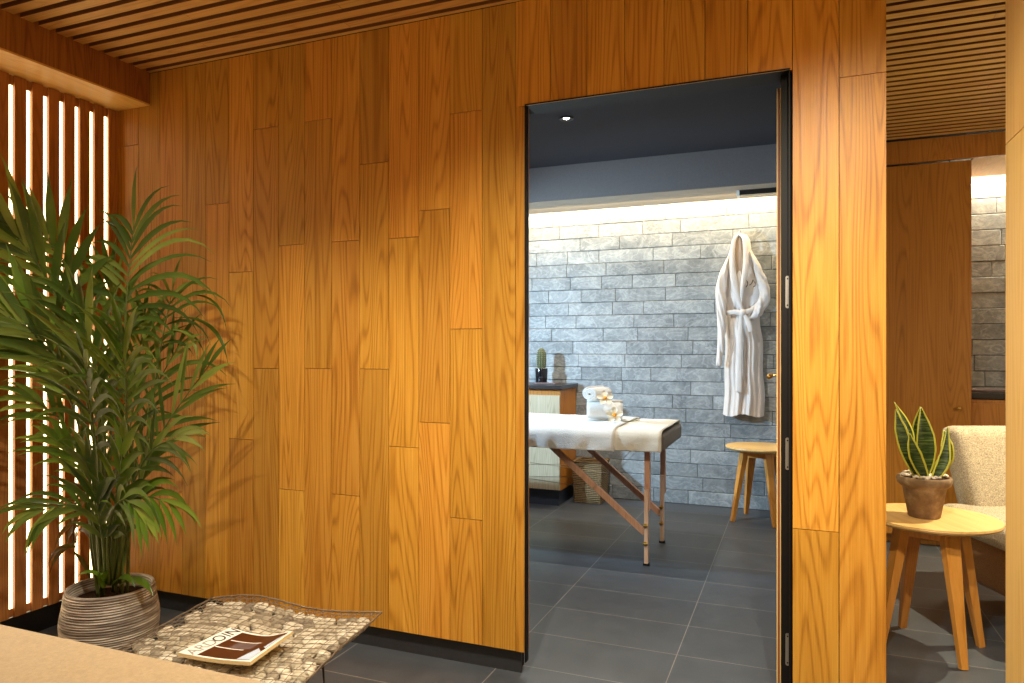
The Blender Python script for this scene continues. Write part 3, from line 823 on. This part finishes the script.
FR = [
 # upper right fan
 dict(pts=[(118, 583, 0), (126, 440, -.06), (125, 320, -.12), (133, 226, -.12)], start=.62, pairs=20, L=.35, W=.024, droop=.17, lr=(1.0, .55), ang=(66, 16)),
 # upper left fan with upright leaflets
 dict(pts=[(104, 583, 0), (100, 430, -.05), (86, 320, -.10), (62, 262, -.14), (36, 226, -.18)], start=.55, pairs=13, L=.26, W=.036, droop=.05, ang=(58, 20)),
 dict(pts=[(102, 583, .0), (90, 420, -.04), (52, 290, -.14), (-10, 205, -.26)], start=.5, pairs=16, L=.34, W=.036, droop=.07),
 dict(pts=[(100, 583, -.02), (86, 430, -.15), (48, 345, -.25), (-25, 300, -.34)], start=.48, pairs=16, L=.30, W=.038, droop=.08, mat='palm'),
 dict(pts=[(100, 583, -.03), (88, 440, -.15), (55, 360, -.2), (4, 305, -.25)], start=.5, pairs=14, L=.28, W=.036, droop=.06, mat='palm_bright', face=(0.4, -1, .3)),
 dict(pts=[(98, 583, 0), (86, 460, -.1), (56, 375, -.2), (-6, 335, -.3)], start=.55, pairs=10, L=.24, W=.024, droop=.10),
 dict(pts=[(98, 583, 0), (84, 480, -.08), (64, 425, -.12), (26, 396, -.2)], start=.5, pairs=9, L=.19, W=.026, droop=.12),
 # centre
 dict(pts=[(108, 583, 0), (110, 430, 0), (114, 350, -.02), (108, 275, -.05)], start=.5, pairs=15, L=.28, W=.028, droop=.10),
 dict(pts=[(110, 583, -.03), (104, 440, -.18), (94, 370, -.26), (78, 300, -.32)], start=.45, pairs=16, L=.28, W=.028, droop=.10),
 dict(pts=[(112, 583, .02), (122, 440, .05), (136, 370, .08), (144, 315, .08)], start=.5, pairs=13, L=.25, W=.026, droop=.12),
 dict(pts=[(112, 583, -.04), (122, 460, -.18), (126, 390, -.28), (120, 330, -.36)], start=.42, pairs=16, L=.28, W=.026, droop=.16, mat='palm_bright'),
 dict(pts=[(108, 583, .03), (96, 450, .05), (84, 360, .03), (70, 300, -.02)], start=.45, pairs=15, L=.28, W=.028, droop=.10),
 dict(pts=[(106, 583, -.03), (98, 470, -.16), (90, 410, -.26), (84, 360, -.36)], start=.42, pairs=14, L=.25, W=.026, droop=.16),
 # right
 dict(pts=[(118, 583, 0), (146, 440, .02), (160, 350, .03), (172, 290, .03)], start=.70, pairs=11, L=.24, W=.018, droop=.22, lr=(1.1, .7), ang=(60, 20)),
 dict(pts=[(120, 583, -.02), (140, 480, -.08), (166, 425, -.10), (208, 366, -.12)], start=.42, pairs=14, L=.25, W=.022, droop=.05, ang=(38, 12)),
 dict(pts=[(118, 583, .0), (134, 470, .03), (150, 400, .04), (178, 345, .04)], start=.45, pairs=14, L=.27, W=.024, droop=.12, ang=(50, 15)),
 dict(pts=[(116, 583, -.04), (128, 500, -.14), (150, 452, -.2), (182, 436, -.26)], start=.42, pairs=12, L=.22, W=.024, droop=.12),
 # low arching fronds
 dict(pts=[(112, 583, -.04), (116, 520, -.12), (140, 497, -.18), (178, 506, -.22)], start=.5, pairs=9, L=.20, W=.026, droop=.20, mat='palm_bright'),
 dict(pts=[(100, 585, -.03), (96, 530, -.12), (74, 505, -.18), (34, 512, -.22)], start=.5, pairs=9, L=.20, W=.026, droop=.18, mat='palm'),
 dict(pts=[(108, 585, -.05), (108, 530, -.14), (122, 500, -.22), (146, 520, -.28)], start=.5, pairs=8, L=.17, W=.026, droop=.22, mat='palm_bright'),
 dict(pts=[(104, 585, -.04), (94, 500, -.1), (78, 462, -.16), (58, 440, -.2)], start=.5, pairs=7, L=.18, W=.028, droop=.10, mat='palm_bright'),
 dict(pts=[(110, 585, 0), (106, 500, -.02), (98, 440, -.05), (100, 390, -.08)], start=.4, pairs=13, L=.24, W=.026, droop=.12),
 dict(pts=[(114, 585, 0), (122, 510, -.02), (128, 440, -.05), (136, 390, -.06)], start=.5, pairs=12, L=.22, W=.024, droop=.12),
 # young upright blades low in the clump
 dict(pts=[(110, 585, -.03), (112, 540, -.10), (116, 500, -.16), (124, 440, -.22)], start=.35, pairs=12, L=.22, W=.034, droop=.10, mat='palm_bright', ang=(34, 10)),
 dict(pts=[(106, 585, -.04), (102, 540, -.12), (96, 500, -.18), (86, 455, -.24)], start=.35, pairs=12, L=.22, W=.034, droop=.10, ang=(34, 10)),
 dict(pts=[(114, 585, -.02), (124, 540, -.06), (134, 500, -.10), (152, 455, -.12)], start=.4, pairs=10, L=.20, W=.030, droop=.10, ang=(30, 8)),
]
for fr in FR: frond(**fr)
long_ = B()
leaflet(long_, fp(172, 318, .02), V((1, 0, .10)), V((0, -.4, 1)), .34, .024, .30, 10)
leaflet(long_, fp(174, 300, .02), V((1, .05, .45)), V((0, -.4, 1)), .30, .018, .34, 10)
leaflet(long_, fp(172, 330, .02), V((.8, -.1, .0)), V((0, -.4, 1)), .20, .018, .40, 10)
obj('long_leaflets', long_, 'palm', pl, smooth=True)
# old stalks, low tuft and a withered frond by the screen
rk = random.Random(4)
for i in range(12):
    a = rk.random() * 2 * PI; r = 0.03 + 0.05 * rk.random()
    b0 = V((r * math.cos(a), r * math.sin(a), 0.178)); b1 = V((b0.x * 1.5 + rk.uniform(-.03, .03), b0.y * 1.3, 0.55 + 0.35 * rk.random()))
    s_ = B(); tube(s_, catmull([b0, b0.lerp(b1, 0.5) + V((rk.uniform(-.015, .015), 0, 0)), b1], 10), [0.0075 - 0.0004 * k for k in range(11)], 6)
    obj('stalk', s_, 'palm_stem', pl, smooth=True)
for (px, py, dx, dz, L) in ((112, 585, .10, .10, .16), (106, 585, -.05, .12, .14), (120, 585, .14, .08, .20), (104, 588, .02, .14, .13)):
    lf_ = B(); leaflet(lf_, fp(px, py, -.06), V((dx, -.05, dz)), V((0, -.3, 1)), L, .04, .28)
    obj('leaf', lf_, 'palm_bright', pl, smooth=True)
dry = B()
tube(dry, catmull([fp(96, 583, .02), fp(88, 520, .06), fp(84, 490, .08), fp(76, 500, .08), fp(72, 545, .08)], 24), 0.004, 5)
for k in range(12):
    leaflet(dry, fp(86 - k * 1.1, 492 + k * 5.5, .07 + .01 * rf.random()), V((rf.uniform(-1, 0.7), rf.uniform(-.5, .5), rf.uniform(-.6, .3))), V((0, -1, .3)), .16, .02, .35)
obj('withered_frond', dry, 'palm_dry', pl, smooth=True)

# ================================================================== SPA ROOM
mt = thing('massage_table', 'folding massage table on beech legs with a white towelling cover', 'table', (-1.58, 4.20, 0))
X0, X1 = -0.93, 0.915
pad = B(); rounded(pad, X0, X1, -0.325, 0.335, 0.640, 0.735, 0.02, 3)
obj('tabletop', pad, 'vinyl', mt, smooth=True)
legs = [(0.81, -0.235), (0.81, 0.262), (-0.81, -0.235), (-0.81, 0.262)]
for lx, ly in legs:
    l = B(); beam(l, (lx, ly, 0.64), (lx, ly, 0.30), 0.032, 0.030)
    up = obj('leg', l, 'mt_wood', mt, bevel=0.002)
    l = B(); beam(l, (lx - 0.0, ly - 0.028, 0.42), (lx, ly - 0.028, 0.012), 0.034, 0.022)
    ex = obj('leg_extension', l, 'mt_pale', up, bevel=0.002)
    obj('foot_cap', box(B(), lx - 0.018, lx + 0.018, ly - 0.041, ly - 0.015, 0, 0.013), 'black', ex)
    hb_ = B()
    for k in range(10):
        z_ = 0.06 + k * 0.034
        c8 = [hb_.verts.new((lx + 0.0055 * math.cos(a * PI / 4), ly - 0.0395, z_ + 0.0055 * math.sin(a * PI / 4))) for a in range(8)]; hb_.faces.new(c8)
    obj('peg_holes', hb_, 'black', ex)
    for z_ in (0.225, 0.125):
        k_ = B(); tube(k_, [(lx - 0.002, ly - 0.037, z_), (lx - 0.002, ly - 0.058, z_)], 0.013, 10)
        obj('knob', k_, 'brass', up, smooth=True)
for sx in (-1, 1):
    for ly in (-0.235, 0.262):
        b = B(); beam(b, (sx * 0.795, ly + 0.004, 0.17), (sx * 0.24, ly + 0.02, 0.625), 0.022, 0.034)
        obj('brace', b, 'mt_wood', mt, bevel=0.002)
cbz = B()
for ly in (-0.235, 0.262):
    for (a, b) in (((0.50, 0.40), (-0.50, 0.47)), ((0.44, 0.46), (-0.5, 0.40)), ((0.50, 0.40), (0.72, 0.63)), ((-0.50, 0.40), (-0.72, 0.63))):
        tube(cbz, [(a[0], ly, a[1]), (b[0], ly, b[1])], 0.0022, 5)
obj('tension_cables', cbz, 'steel', mt)

rw_ = random.Random(8)
def drape(xa, xb, lift, hem_f, hem_b, seed):
    bm = B()
    prof_ = [(-0.345, hem_f), (-0.346, hem_f + 0.03), (-0.345, 0.69), (-0.340, 0.722), (-0.325, 0.743), (-0.29, 0.752), (-0.2, 0.754), (0, 0.754), (0.2, 0.754), (0.30, 0.752), (0.335, 0.742), (0.352, 0.71), (0.354, hem_b)]
    nx = int((xb - xa) / 0.02); C_ = catmull([(0, a, b) for a, b in prof_], 54)
    def fn(u, v):
        x = xa + (xb - xa) * u; p = C_[int(round(v * 54))]
        nz = noise.noise(V((x * 3.1 + seed, p.y * 3, 2))); n2 = noise.noise(V((x * 13 + seed, p.y * 8, p.z * 9)))
        side = sm(-p.y, 0.30, 0.345) + sm(p.y, 0.31, 0.352)
        hang = sm(0.75 - p.z, 0, 0.12)
        return V((x + 0.006 * n2 * side, p.y - (lift + 0.016 * n2 * hang + 0.008 * abs(nz)) * (1 if p.y < 0 else -1) * side, p.z + lift * (1 - side) + 0.003 * n2 + 0.004 * nz - hang * 0.010 * nz))
    grid(bm, nx, 54, fn)
    return bm
tc = obj('towelling_cover', drape(X0 - 0.01, 0.905, 0.001, 0.642, 0.68, 0.0), 'towel_warm', None, smooth=True)
tc.location = (-1.58, 4.20, 0); tag(tc, 'warm-lit terry cover stretched over the end of the massage table', 'towel')
so = tc.modifiers.new('solid', 'SOLIDIFY'); so.thickness = 0.004; so.offset = 1
tw = obj('bath_towel', drape(X0 - 0.015, 0.65, 0.0105, 0.634, 0.66, 0.0), 'towel', None, smooth=True)
tw.location = (-1.58, 4.20, 0); tag(tw, 'large white towel spread across the massage table under the rolled towels', 'towel')
so = tw.modifiers.new('solid', 'SOLIDIFY'); so.thickness = 0.004; so.offset = 1

def roll(L, R, flat=1.0, turns=3.2):
    """a rolled towel: spiral sheet swept along local X"""
    bm = B(); n = int(turns * 26); th = R / (turns + 0.35) * 0.86
    pts = []
    for i in range(n + 1):
        a = i / n * turns * 2 * PI; r = R * 0.12 + (R * 0.94 - R * 0.12) * i / n
        pts.append((r, a))
    prev = None
    for s_ in range(9):
        x = -L / 2 + L * s_ / 8; e_ = abs(2 * s_ / 8 - 1); k = 1 - 0.05 * e_ ** 4
        ring_o = []; ring_i = []
        for r, a in pts:
            ro, ri = (r + th * 0.5) * k, (r - th * 0.42) * k
            ring_o.append(bm.verts.new((x, ro * math.cos(a), ro * math.sin(a) * flat))); ring_i.append(bm.verts.new((x, max(ri, 0.002) * math.cos(a), max(ri, 0.002) * math.sin(a) * flat)))
        if prev:
            for i in range(n):
                bm.faces.new((prev[0][i], prev[0][i + 1], ring_o[i + 1], ring_o[i])); bm.faces.new((prev[1][i], ring_i[i], ring_i[i + 1], prev[1][i + 1]))
            bm.faces.new((prev[0][n], prev[1][n], ring_i[n], ring_o[n])); bm.faces.new((prev[0][0], ring_o[0], ring_i[0], prev[1][0]))
        if s_ in (0, 8):
            for i in range(n): bm.faces.new((ring_o[i], ring_o[i + 1], ring_i[i + 1], ring_i[i]))
        prev = (ring_o, ring_i)
    return bm
r1 = obj('rolled_towel', roll(0.215, 0.064, 0.92), 'towel', None, smooth=True); r1.location = (-1.075, 4.20, 0.831); r1.rotation_euler = (0.4, 0, math.radians(14))
tag(r1, 'thick white rolled towel lying lowest on the massage table beside the open flower', 'towel', 'rolled towels on the massage table')
r2 = obj('rolled_towel', roll(0.20, 0.052, 0.8), 'towel', None, smooth=True); r2.location = (-1.115, 4.19, 0.934); r2.rotation_euler = (0.0, 0, math.radians(76))
tag(r2, 'smaller white rolled towel with its spiral end showing, stacked on top of another roll', 'towel', 'rolled towels on the massage table')
def flower(label, loc, face, R=0.055, stem=None):
    t = thing('flower', label, 'flower', loc, 0, 'cream flowers with the towels')
    fz = V(face).normalized(); a, b = frame_of(fz)
    for k in range(5):
        an = k * 2 * PI / 5 + 0.3; d = a * math.cos(an) + b * math.sin(an); sd = fz.cross(d)
        pb_ = B()
        def fn(u, v):
            w = R * 0.34 * math.sin(min(1, u ** 1.35 * 0.97 + 0.04) * PI) ** 0.75
            return d * (R * u) + sd * (w * (2 * v - 1)) + fz * (0.016 * u - 0.012 * u * u + 0.008 * (2 * v - 1) ** 2)
        grid(pb_, 8, 6, fn)
        o = obj('petal', pb_, 'cream', t, smooth=True)
    cb_ = B(); bmesh.ops.create_icosphere(cb_, subdivisions=2, radius=0.012, matrix=Matrix.Translation(fz * 0.008))
    obj('flower_centre', cb_, 'petal_core', t, smooth=True)
    if stem:
        s_ = B(); tube(s_, catmull([V(p) - V(loc) for p in stem], 14), 0.003, 6); obj('stem', s_, 'stem', t, smooth=True)
    return t
flower('open cream flower with a long stem at the foot of the towel rolls', (-0.985, 4.075, 0.812), (0.2, -0.85, 0.35), 0.052, [(-0.985, 4.09, 0.795), (-0.95, 4.10, 0.778), (-0.90, 4.12, 0.776), (-0.855, 4.16, 0.782)])
flower('cream flower with orange centre resting on top of the towel rolls', (-1.045, 4.085, 0.905), (0.35, -0.7, 0.7), 0.055)

# spa cabinet ----------------------------------------------------------
kc = thing('spa_cabinet', 'pale fronted low cabinet with orange wood side below the cactus', 'cabinet', (-2.35, 5.37, 0))
c_ = B(); box(c_, -0.66, 0.683, -0.205, 0.20, 0.12, 0.888)
obj('carcass', c_, 'cab_side', kc)
for i in range(3):
    x0 = -0.66 + i * 0.4475
    dd = obj('door', box(B(), x0 + 0.002, x0 + 0.4455, -0.225, -0.206, 0.125, 0.845), 'pale_front', kc, bevel=0.001)
obj('plinth', box(B(), -0.64, 0.665, -0.19, 0.18, 0, 0.119), 'plinth', kc)
tag(obj('worktop', box(B(), -3.035, -1.648, 5.13, 5.575, 0.892, 0.922), 'worktop', bevel=0.003), 'dark worktop slab carrying the small cactus on the pale fronted cabinet', 'worktop')
tag(obj('notebook', box(B(), -1.93, -1.735, 5.25, 5.38, 0.9225, 0.934), 'cover_grey', bevel=0.002), 'thin dark notebook lying flat on the worktop beside the cactus', 'notebook')

cc = thing('cactus', 'small ribbed columnar cactus in a glossy black pot on the worktop', 'plant', (-1.915, 5.43, 0.922))
cp = B(); lathe(cp, [(0, 0), (0.042, 0), (0.046, 0.01), (0.052, 0.118), (0.050, 0.122), (0.046, 0.118), (0.044, 0.10), (0, 0.10)], 32)
po = obj('pot', cp, 'glass_black', cc, smooth=True)
gb = B(); rg = random.Random(6)
for i in range(60):
    a = rg.random() * 2 * PI; r = 0.042 * math.sqrt(rg.random())
    bmesh.ops.create_icosphere(gb, subdivisions=1, radius=0.006, matrix=Matrix.Translation((r * math.cos(a), r * math.sin(a), 0.115 + 0.004 * rg.random())))
go = obj('gravel', gb, 'pebble_white', po, smooth=True); go['kind'] = 'stuff'
cx = B(); lathe(cx, [(0.026, 0.105), (0.034, 0.14), (0.037, 0.19), (0.035, 0.235), (0.026, 0.268), (0.012, 0.283), (0, 0.285)], 72, rfun=lambda a: 1 + 0.10 * math.cos(12 * a))
body = obj('cactus_body', cx, 'cactus', cc, smooth=True)
spn = B()
for k in range(12):
    for j in range(9):
        a = k * 2 * PI / 12; z_ = 0.13 + j * 0.016; r = 0.038 - 0.012 * max(0, (z_ - 0.22) / 0.06)
        p = V((r * math.cos(a), r * math.sin(a), z_))
        for e_ in (-0.5, 0, 0.5): tube(spn, [p, p + V((math.cos(a + e_), math.sin(a + e_), 0.3)) * 0.010], [0.0006, 0.0002], 3)
sp_ = obj('spines', spn, 'pebble_white', body); sp_['kind'] = 'stuff'

# wicker basket -------------------------------------------------------------
bk_ = thing('wicker_basket', 'square woven wicker basket on the floor between the cabinet and slate wall', 'basket', (-1.505, 5.44, 0))
w = B(); W0, W1, H_ = 0.105, 0.122, 0.315
def ring(h, z_): return [w.verts.new((sx * h, sy * h, z_)) for sx, sy in ((-1, -1), (1, -1), (1, 1), (-1, 1))]
R0, R1, R2, R3 = ring(W0, 0), ring(W1, H_), ring(W1 - 0.014, H_), ring(W0 - 0.012, 0.02)
for a, b in ((R0, R1), (R1, R2), (R2, R3)):
    for k in range(4): w.faces.new((a[k], a[(k + 1) % 4], b[(k + 1) % 4], b[k]))
w.faces.new(R0); w.faces.new(R3)
obj('basket_body', w, 'wicker', bk_, bevel=0.006)
rm = B(); c4 = [(-W1 + .006, -W1 + .006), (W1 - .006, -W1 + .006), (W1 - .006, W1 - .006), (-W1 + .006, W1 - .006)]
for k in range(4): tube(rm, [(*c4[k], H_ + 0.004), (*c4[(k + 1) % 4], H_ + 0.004)], 0.009, 8)
obj('rim', rm, 'wicker', bk_, smooth=True)

# bathrobe ------------------------------------------------------------------
rbx = thing('bathrobe', 'white belted bathrobe with shawl collar hanging on the slate wall', 'bathrobe', (-0.38, 5.585, 0))
RS = 5.28 / 710
def rx(px): return (px - 740.0) * RS * 1.0
def rz_(py): return 1.2 + (349 - py) * RS
out = [(234, 735, 745), (240, 731, 748), (250, 728, 749), (258, 726, 751), (268, 722, 755), (278, 718, 760), (288, 716, 764), (296, 716, 765), (306, 719, 762), (313, 722, 758), (322, 723, 758), (340, 724, 760), (370, 724, 761), (400, 723, 762), (415, 722.5, 762)]
def ext(py):
    for (a, l0, r0), (b, l1, r1) in zip(out, out[1:]):
        if py <= b:
            t = (py - a) / (b - a); return l0 + (l1 - l0) * t, r0 + (r1 - r0) * t
    return out[-1][1:]
def robe_pt(u, v, side):
    py = 234 + (415 - 234) * v; l, r = ext(py)
    px = l + (r - l) * u
    th = 0.055 + 0.05 * sm(py, 240, 300) - 0.02 * math.exp(-((py - 313) / 9) ** 2)
    prof_ = (1 - abs(2 * u - 1) ** 2.6) ** 0.6
    low = sm(py, 313, 345); hi = 1 - sm(py, 300, 316)
    pleat = 0.012 * low * math.sin(u * 21 + 1.2 * math.sin(v * 7)) + 0.008 * low * math.sin(u * 47 + 2) + 0.010 * hi * math.sin(u * 13 + py * 0.05) * sm(py, 250, 280)
    gather = 0.006 * math.sin(u * 60) * math.exp(-((py - 313) / 8) ** 2)
    y = -(th * prof_ + (pleat + gather) * prof_)
    return V((rx(px) + 0.004 * math.sin(v * 23), y if side else -0.004, rz_(py + 1.5 * math.sin(u * 9) * sm(v, 0.95, 1))))
rb_ = B(); grid(rb_, 60, 90, lambda u, v: robe_pt(u, v, 1)); grid(rb_, 24, 30, lambda u, v: robe_pt(u, v, 0))
obj('robe_body', rb_, 'robe', rbx, smooth=True)
# inside of the collar, its shade put into a darker cloth colour
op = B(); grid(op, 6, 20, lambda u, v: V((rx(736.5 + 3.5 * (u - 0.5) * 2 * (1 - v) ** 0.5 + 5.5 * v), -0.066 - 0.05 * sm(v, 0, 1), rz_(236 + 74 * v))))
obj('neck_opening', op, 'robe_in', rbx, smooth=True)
# shawl collar: two broad bands from the hanging loop to the belt
def band(name, pts, wid, mat, par, th=0.012, n=44, wr=0.0):
    C_ = catmull(pts, n); bm = B(); rows = []
    for i, p in enumerate(C_):
        u = i / n; t = (C_[min(i + 1, n)] - C_[max(i - 1, 0)]).normalized(); sd = t.cross(V((0, -1, 0))).normalized()
        q_ = u * (len(wid) - 1); k = min(int(q_), len(wid) - 2); hw = wid[k] + (wid[k + 1] - wid[k]) * (q_ - k)
        rows.append([bm.verts.new(p + sd * hw * math.cos(a) * (1 + 2 * wr * noise.noise(V((u * 9, a, 3.3)))) + V((0, -1, 0)) * (th * math.sin(a) * (1 + 9 * wr * noise.noise(V((u * 14 + math.cos(a) * 2.5, math.sin(a) * 2, len(pts))))))) for a in [j * 2 * PI / 20 for j in range(20)]])
    for r0, r1 in zip(rows, rows[1:]):
        for k in range(20): bm.faces.new((r0[k], r0[(k + 1) % 20], r1[(k + 1) % 20], r1[k]))
    bm.faces.new(rows[0]); bm.faces.new(rows[-1][::-1])
    return obj(name, bm, mat, par, smooth=True)
def rp_(px, py, y): return (rx(px), -y, rz_(py))
band('collar', [rp_(739, 233.5, .06), rp_(734, 240, .075), rp_(732, 255, .085), rp_(733, 275, .105), rp_(737, 295, .118), rp_(742, 312, .115)], [.010, .014, .018, .023, .022, .012], 'robe', rbx, .012, wr=.05)
band('collar', [rp_(737, 233.5, .06), rp_(743, 239, .078), rp_(745, 255, .092), rp_(744.5, 272, .112), rp_(742, 290, .122), rp_(741, 306, .112)], [.010, .014, .018, .020, .016, .008], 'robe', rbx, .012, wr=.05)
band('sleeve', [rp_(731, 252, .045), rp_(725, 270, .075), rp_(721.5, 288, .10), rp_(722, 308, .118), rp_(722.5, 330, .125), rp_(721, 350, .12), rp_(719.3, 366, .115)], [.012, .030, .040, .036, .028, .022, .021], 'robe', rbx, .026, wr=.12)
band('sleeve', [rp_(749, 252, .045), rp_(756, 270, .075), rp_(761.5, 287, .095), rp_(762.5, 299, .11), rp_(757, 312, .115), rp_(750, 320, .105)], [.012, .028, .036, .038, .034, .014], 'robe', rbx, .028, wr=.12)
band('belt', [rp_(721, 315, .06), rp_(727, 313, .105), rp_(735, 312.5, .125), rp_(742, 313, .135), rp_(750, 311, .125), rp_(757, 304, .09)], [.014, .017, .018, .02, .018, .014], 'robe', rbx, .010)
kb = B(); bmesh.ops.create_icosphere(kb, subdivisions=3, radius=1, matrix=Matrix.Translation(V(rp_(742.5, 313.5, .14))) @ Matrix.Diagonal((.022, .018, .026, 1)))
obj('belt_knot', kb, 'robe', rbx, smooth=True)
band('belt_tail', [rp_(741, 315, .14), rp_(740, 335, .138), rp_(739.5, 360, .138), rp_(739, 392, .132)], [.014, .018, .018, .02], 'robe', rbx, .007)
band('belt_tail', [rp_(744, 315, .14), rp_(748, 324, .145), rp_(750, 332, .14)], [.012, .02, .018], 'robe', rbx, .008)
em = B()
for (x0, y0, x1, y1) in ((745.5, 281, 747, 284.5), (747, 284, 745.5, 288), (750, 285, 752, 281), (752.5, 282, 754, 285), (754, 286, 752.5, 288), (748.5, 286, 750, 285.5)):
    tube(em, [rp_(x0, y0, .112), rp_((x0 + x1) / 2 + .4, (y0 + y1) / 2, .115), rp_(x1, y1, .113)], 0.0035, 5)
obj('embroidered_emblem', em, 'emblem', rbx)
hk = B(); tube(hk, [(rx(739), 0.0, rz_(233)), (rx(739), -0.055, rz_(233)), (rx(739), -0.065, rz_(231))], 0.006, 8)
tag(obj('wall_hook', hk, 'steel', None, smooth=True), 'small steel hook in the slate wall holding the bathrobe', 'hook'); bpy.data.objects['wall_hook'].location = (-0.38, 5.585, 0)

# ceiling fittings ------------------------------------------------------------
sl_ = thing('ceiling_spotlight', 'small lit recessed spotlight in the dark ceiling seen through the doorway', 'light', (-1.27, 4.045, 2.575))
rg_ = B(); lathe(rg_, [(0.030, 0.0), (0.042, -0.001), (0.044, -0.005), (0.040, -0.008), (0.030, -0.007), (0.029, 0.0)], 32)
obj('bezel', rg_, 'black', sl_, smooth=True)
obj('lens', lathe(B(), [(0, -0.004), (0.016, -0.004), (0.016, -0.001), (0, -0.001)], 24), 'lamp', sl_)
vt = thing('linear_vent', 'black linear vent bar with pale ends under the soffit above the bathrobe', 'vent', (-0.235, 5.25, 2.316))
obj('vent_bar', box(B(), -0.135, 0.17, -0.022, 0.022, -0.034, 0.0), 'worktop', vt)
for x in (-0.152, 0.172): obj('end_cap', box(B(), x, x + 0.018, -0.030, 0.030, -0.042, 0.0), 'paper', vt)

# ================================================================== LIGHT
def light(kind, name, loc, energy, color, aim=None, **kw):
    ld = bpy.data.lights.new(name, kind); ld.energy = energy; ld.color = color
    for k, v in kw.items(): setattr(ld, k, v)
    o = bpy.data.objects.new(name, ld); col.objects.link(o); o.location = loc
    if aim is not None:
        o.rotation_euler = (V(aim) - V(loc)).to_track_quat('-Z', 'Y').to_euler()
    return o
WARM = (1.0, 0.89, 0.66); WHITE = (1.0, 0.94, 0.84); COOL = (0.50, 0.76, 1.0)
R_ = math.radians
light('SPOT', 'downlight_wall', (-0.70, 1.25, 2.44), 185, WARM, (-0.85, 1.9, 0), spot_size=R_(112), spot_blend=1.0, shadow_soft_size=0.03)
light('SPOT', 'downlight_bench', (-1.75, 1.15, 2.44), 72, WHITE, (-2.0, 1.7, 0.3), spot_size=R_(95), spot_blend=0.6, shadow_soft_size=0.02)
light('SPOT', 'downlight_pier', (0.12, 1.1, 2.44), 165, WARM, (0.2, 2.0, 0), spot_size=R_(118), spot_blend=0.9, shadow_soft_size=0.03)
light('SPOT', 'panel_fill', (-0.35, 0.35, 2.44), 170, WHITE, (0.566, 1.9, 1.3), spot_size=R_(60), spot_blend=0.8, shadow_soft_size=0.04)  # unseen spot added to brighten the near right panel
light('SPOT', 'downlight_desk', (-1.2, 0.0, 2.44), 26, WHITE, (-1.2, 0.4, 0), spot_size=R_(110), spot_blend=0.8, shadow_soft_size=0.04)
light('SPOT', 'downlight_passage', (1.55, 3.85, 2.44), 350, (1.0, 0.88, 0.58), (0.6, 3.25, 0.3), spot_size=R_(90), spot_blend=0.4, shadow_soft_size=0.012)
light('POINT', 'passage_fill', (2.0, 3.3, 1.35), 34, (1.0, 0.78, 0.48), shadow_soft_size=0.15)  # unseen light added to lift the passage ceiling and wardrobe
light('AREA', 'slate_fill', (-1.45, 5.30, 2.30), 16, (1.0, 0.78, 0.46), (-1.45, 5.6, 1.75), shape='RECTANGLE', size=2.9, size_y=0.04)  # unseen area light added to spread the warm glow down the slate
light('AREA', 'cove_light', (-1.45, 5.56, 2.365), 30, (1.0, 0.78, 0.46), (-1.45, 5.57, 0), shape='RECTANGLE', size=3.0, size_y=0.03)
light('AREA', 'cove_light_passage', (1.75, 5.55, 2.365), 30, (1.0, 0.86, 0.60), (1.75, 5.57, 0), shape='RECTANGLE', size=1.5, size_y=0.03)
light('SPOT', 'spa_downlight', (-1.27, 4.045, 2.55), 125, WHITE, (-1.27, 4.045, 0), spot_size=R_(135), spot_blend=0.5, shadow_soft_size=0.02)
light('SPOT', 'spa_cool_light', (-2.98, 3.6, 1.62), 400, COOL, (-0.9, 5.6, 0.75), spot_size=R_(100), spot_blend=0.8, shadow_soft_size=0.05)

wld = bpy.data.worlds.new('room ambience'); bpy.context.scene.world = wld; wld.use_nodes = True
bg = wld.node_tree.nodes['Background']; bg.inputs[0].default_value = (1.0, 0.73, 0.45, 1); bg.inputs[1].default_value = 0.46

# ================================================================== CAMERA
cam = bpy.data.cameras.new('camera'); co = bpy.data.objects.new('camera', cam); col.objects.link(co)
co.location = (0, 0, 1.2); co.rotation_euler = (PI / 2, 0, YAW)
cam.sensor_width = 36; cam.lens = 710 / 1024 * 36; cam.shift_y = 7.5 / 1024; cam.clip_start = 0.02
sc = bpy.context.scene; sc.camera = co
sc.view_settings.view_transform = 'Standard'; sc.view_settings.look = 'None'; sc.view_settings.exposure = 0.0
sc.cycles.use_denoising = True; sc.cycles.max_bounces = 8; sc.cycles.diffuse_bounces = 4; sc.cycles.sample_clamp_indirect = 6
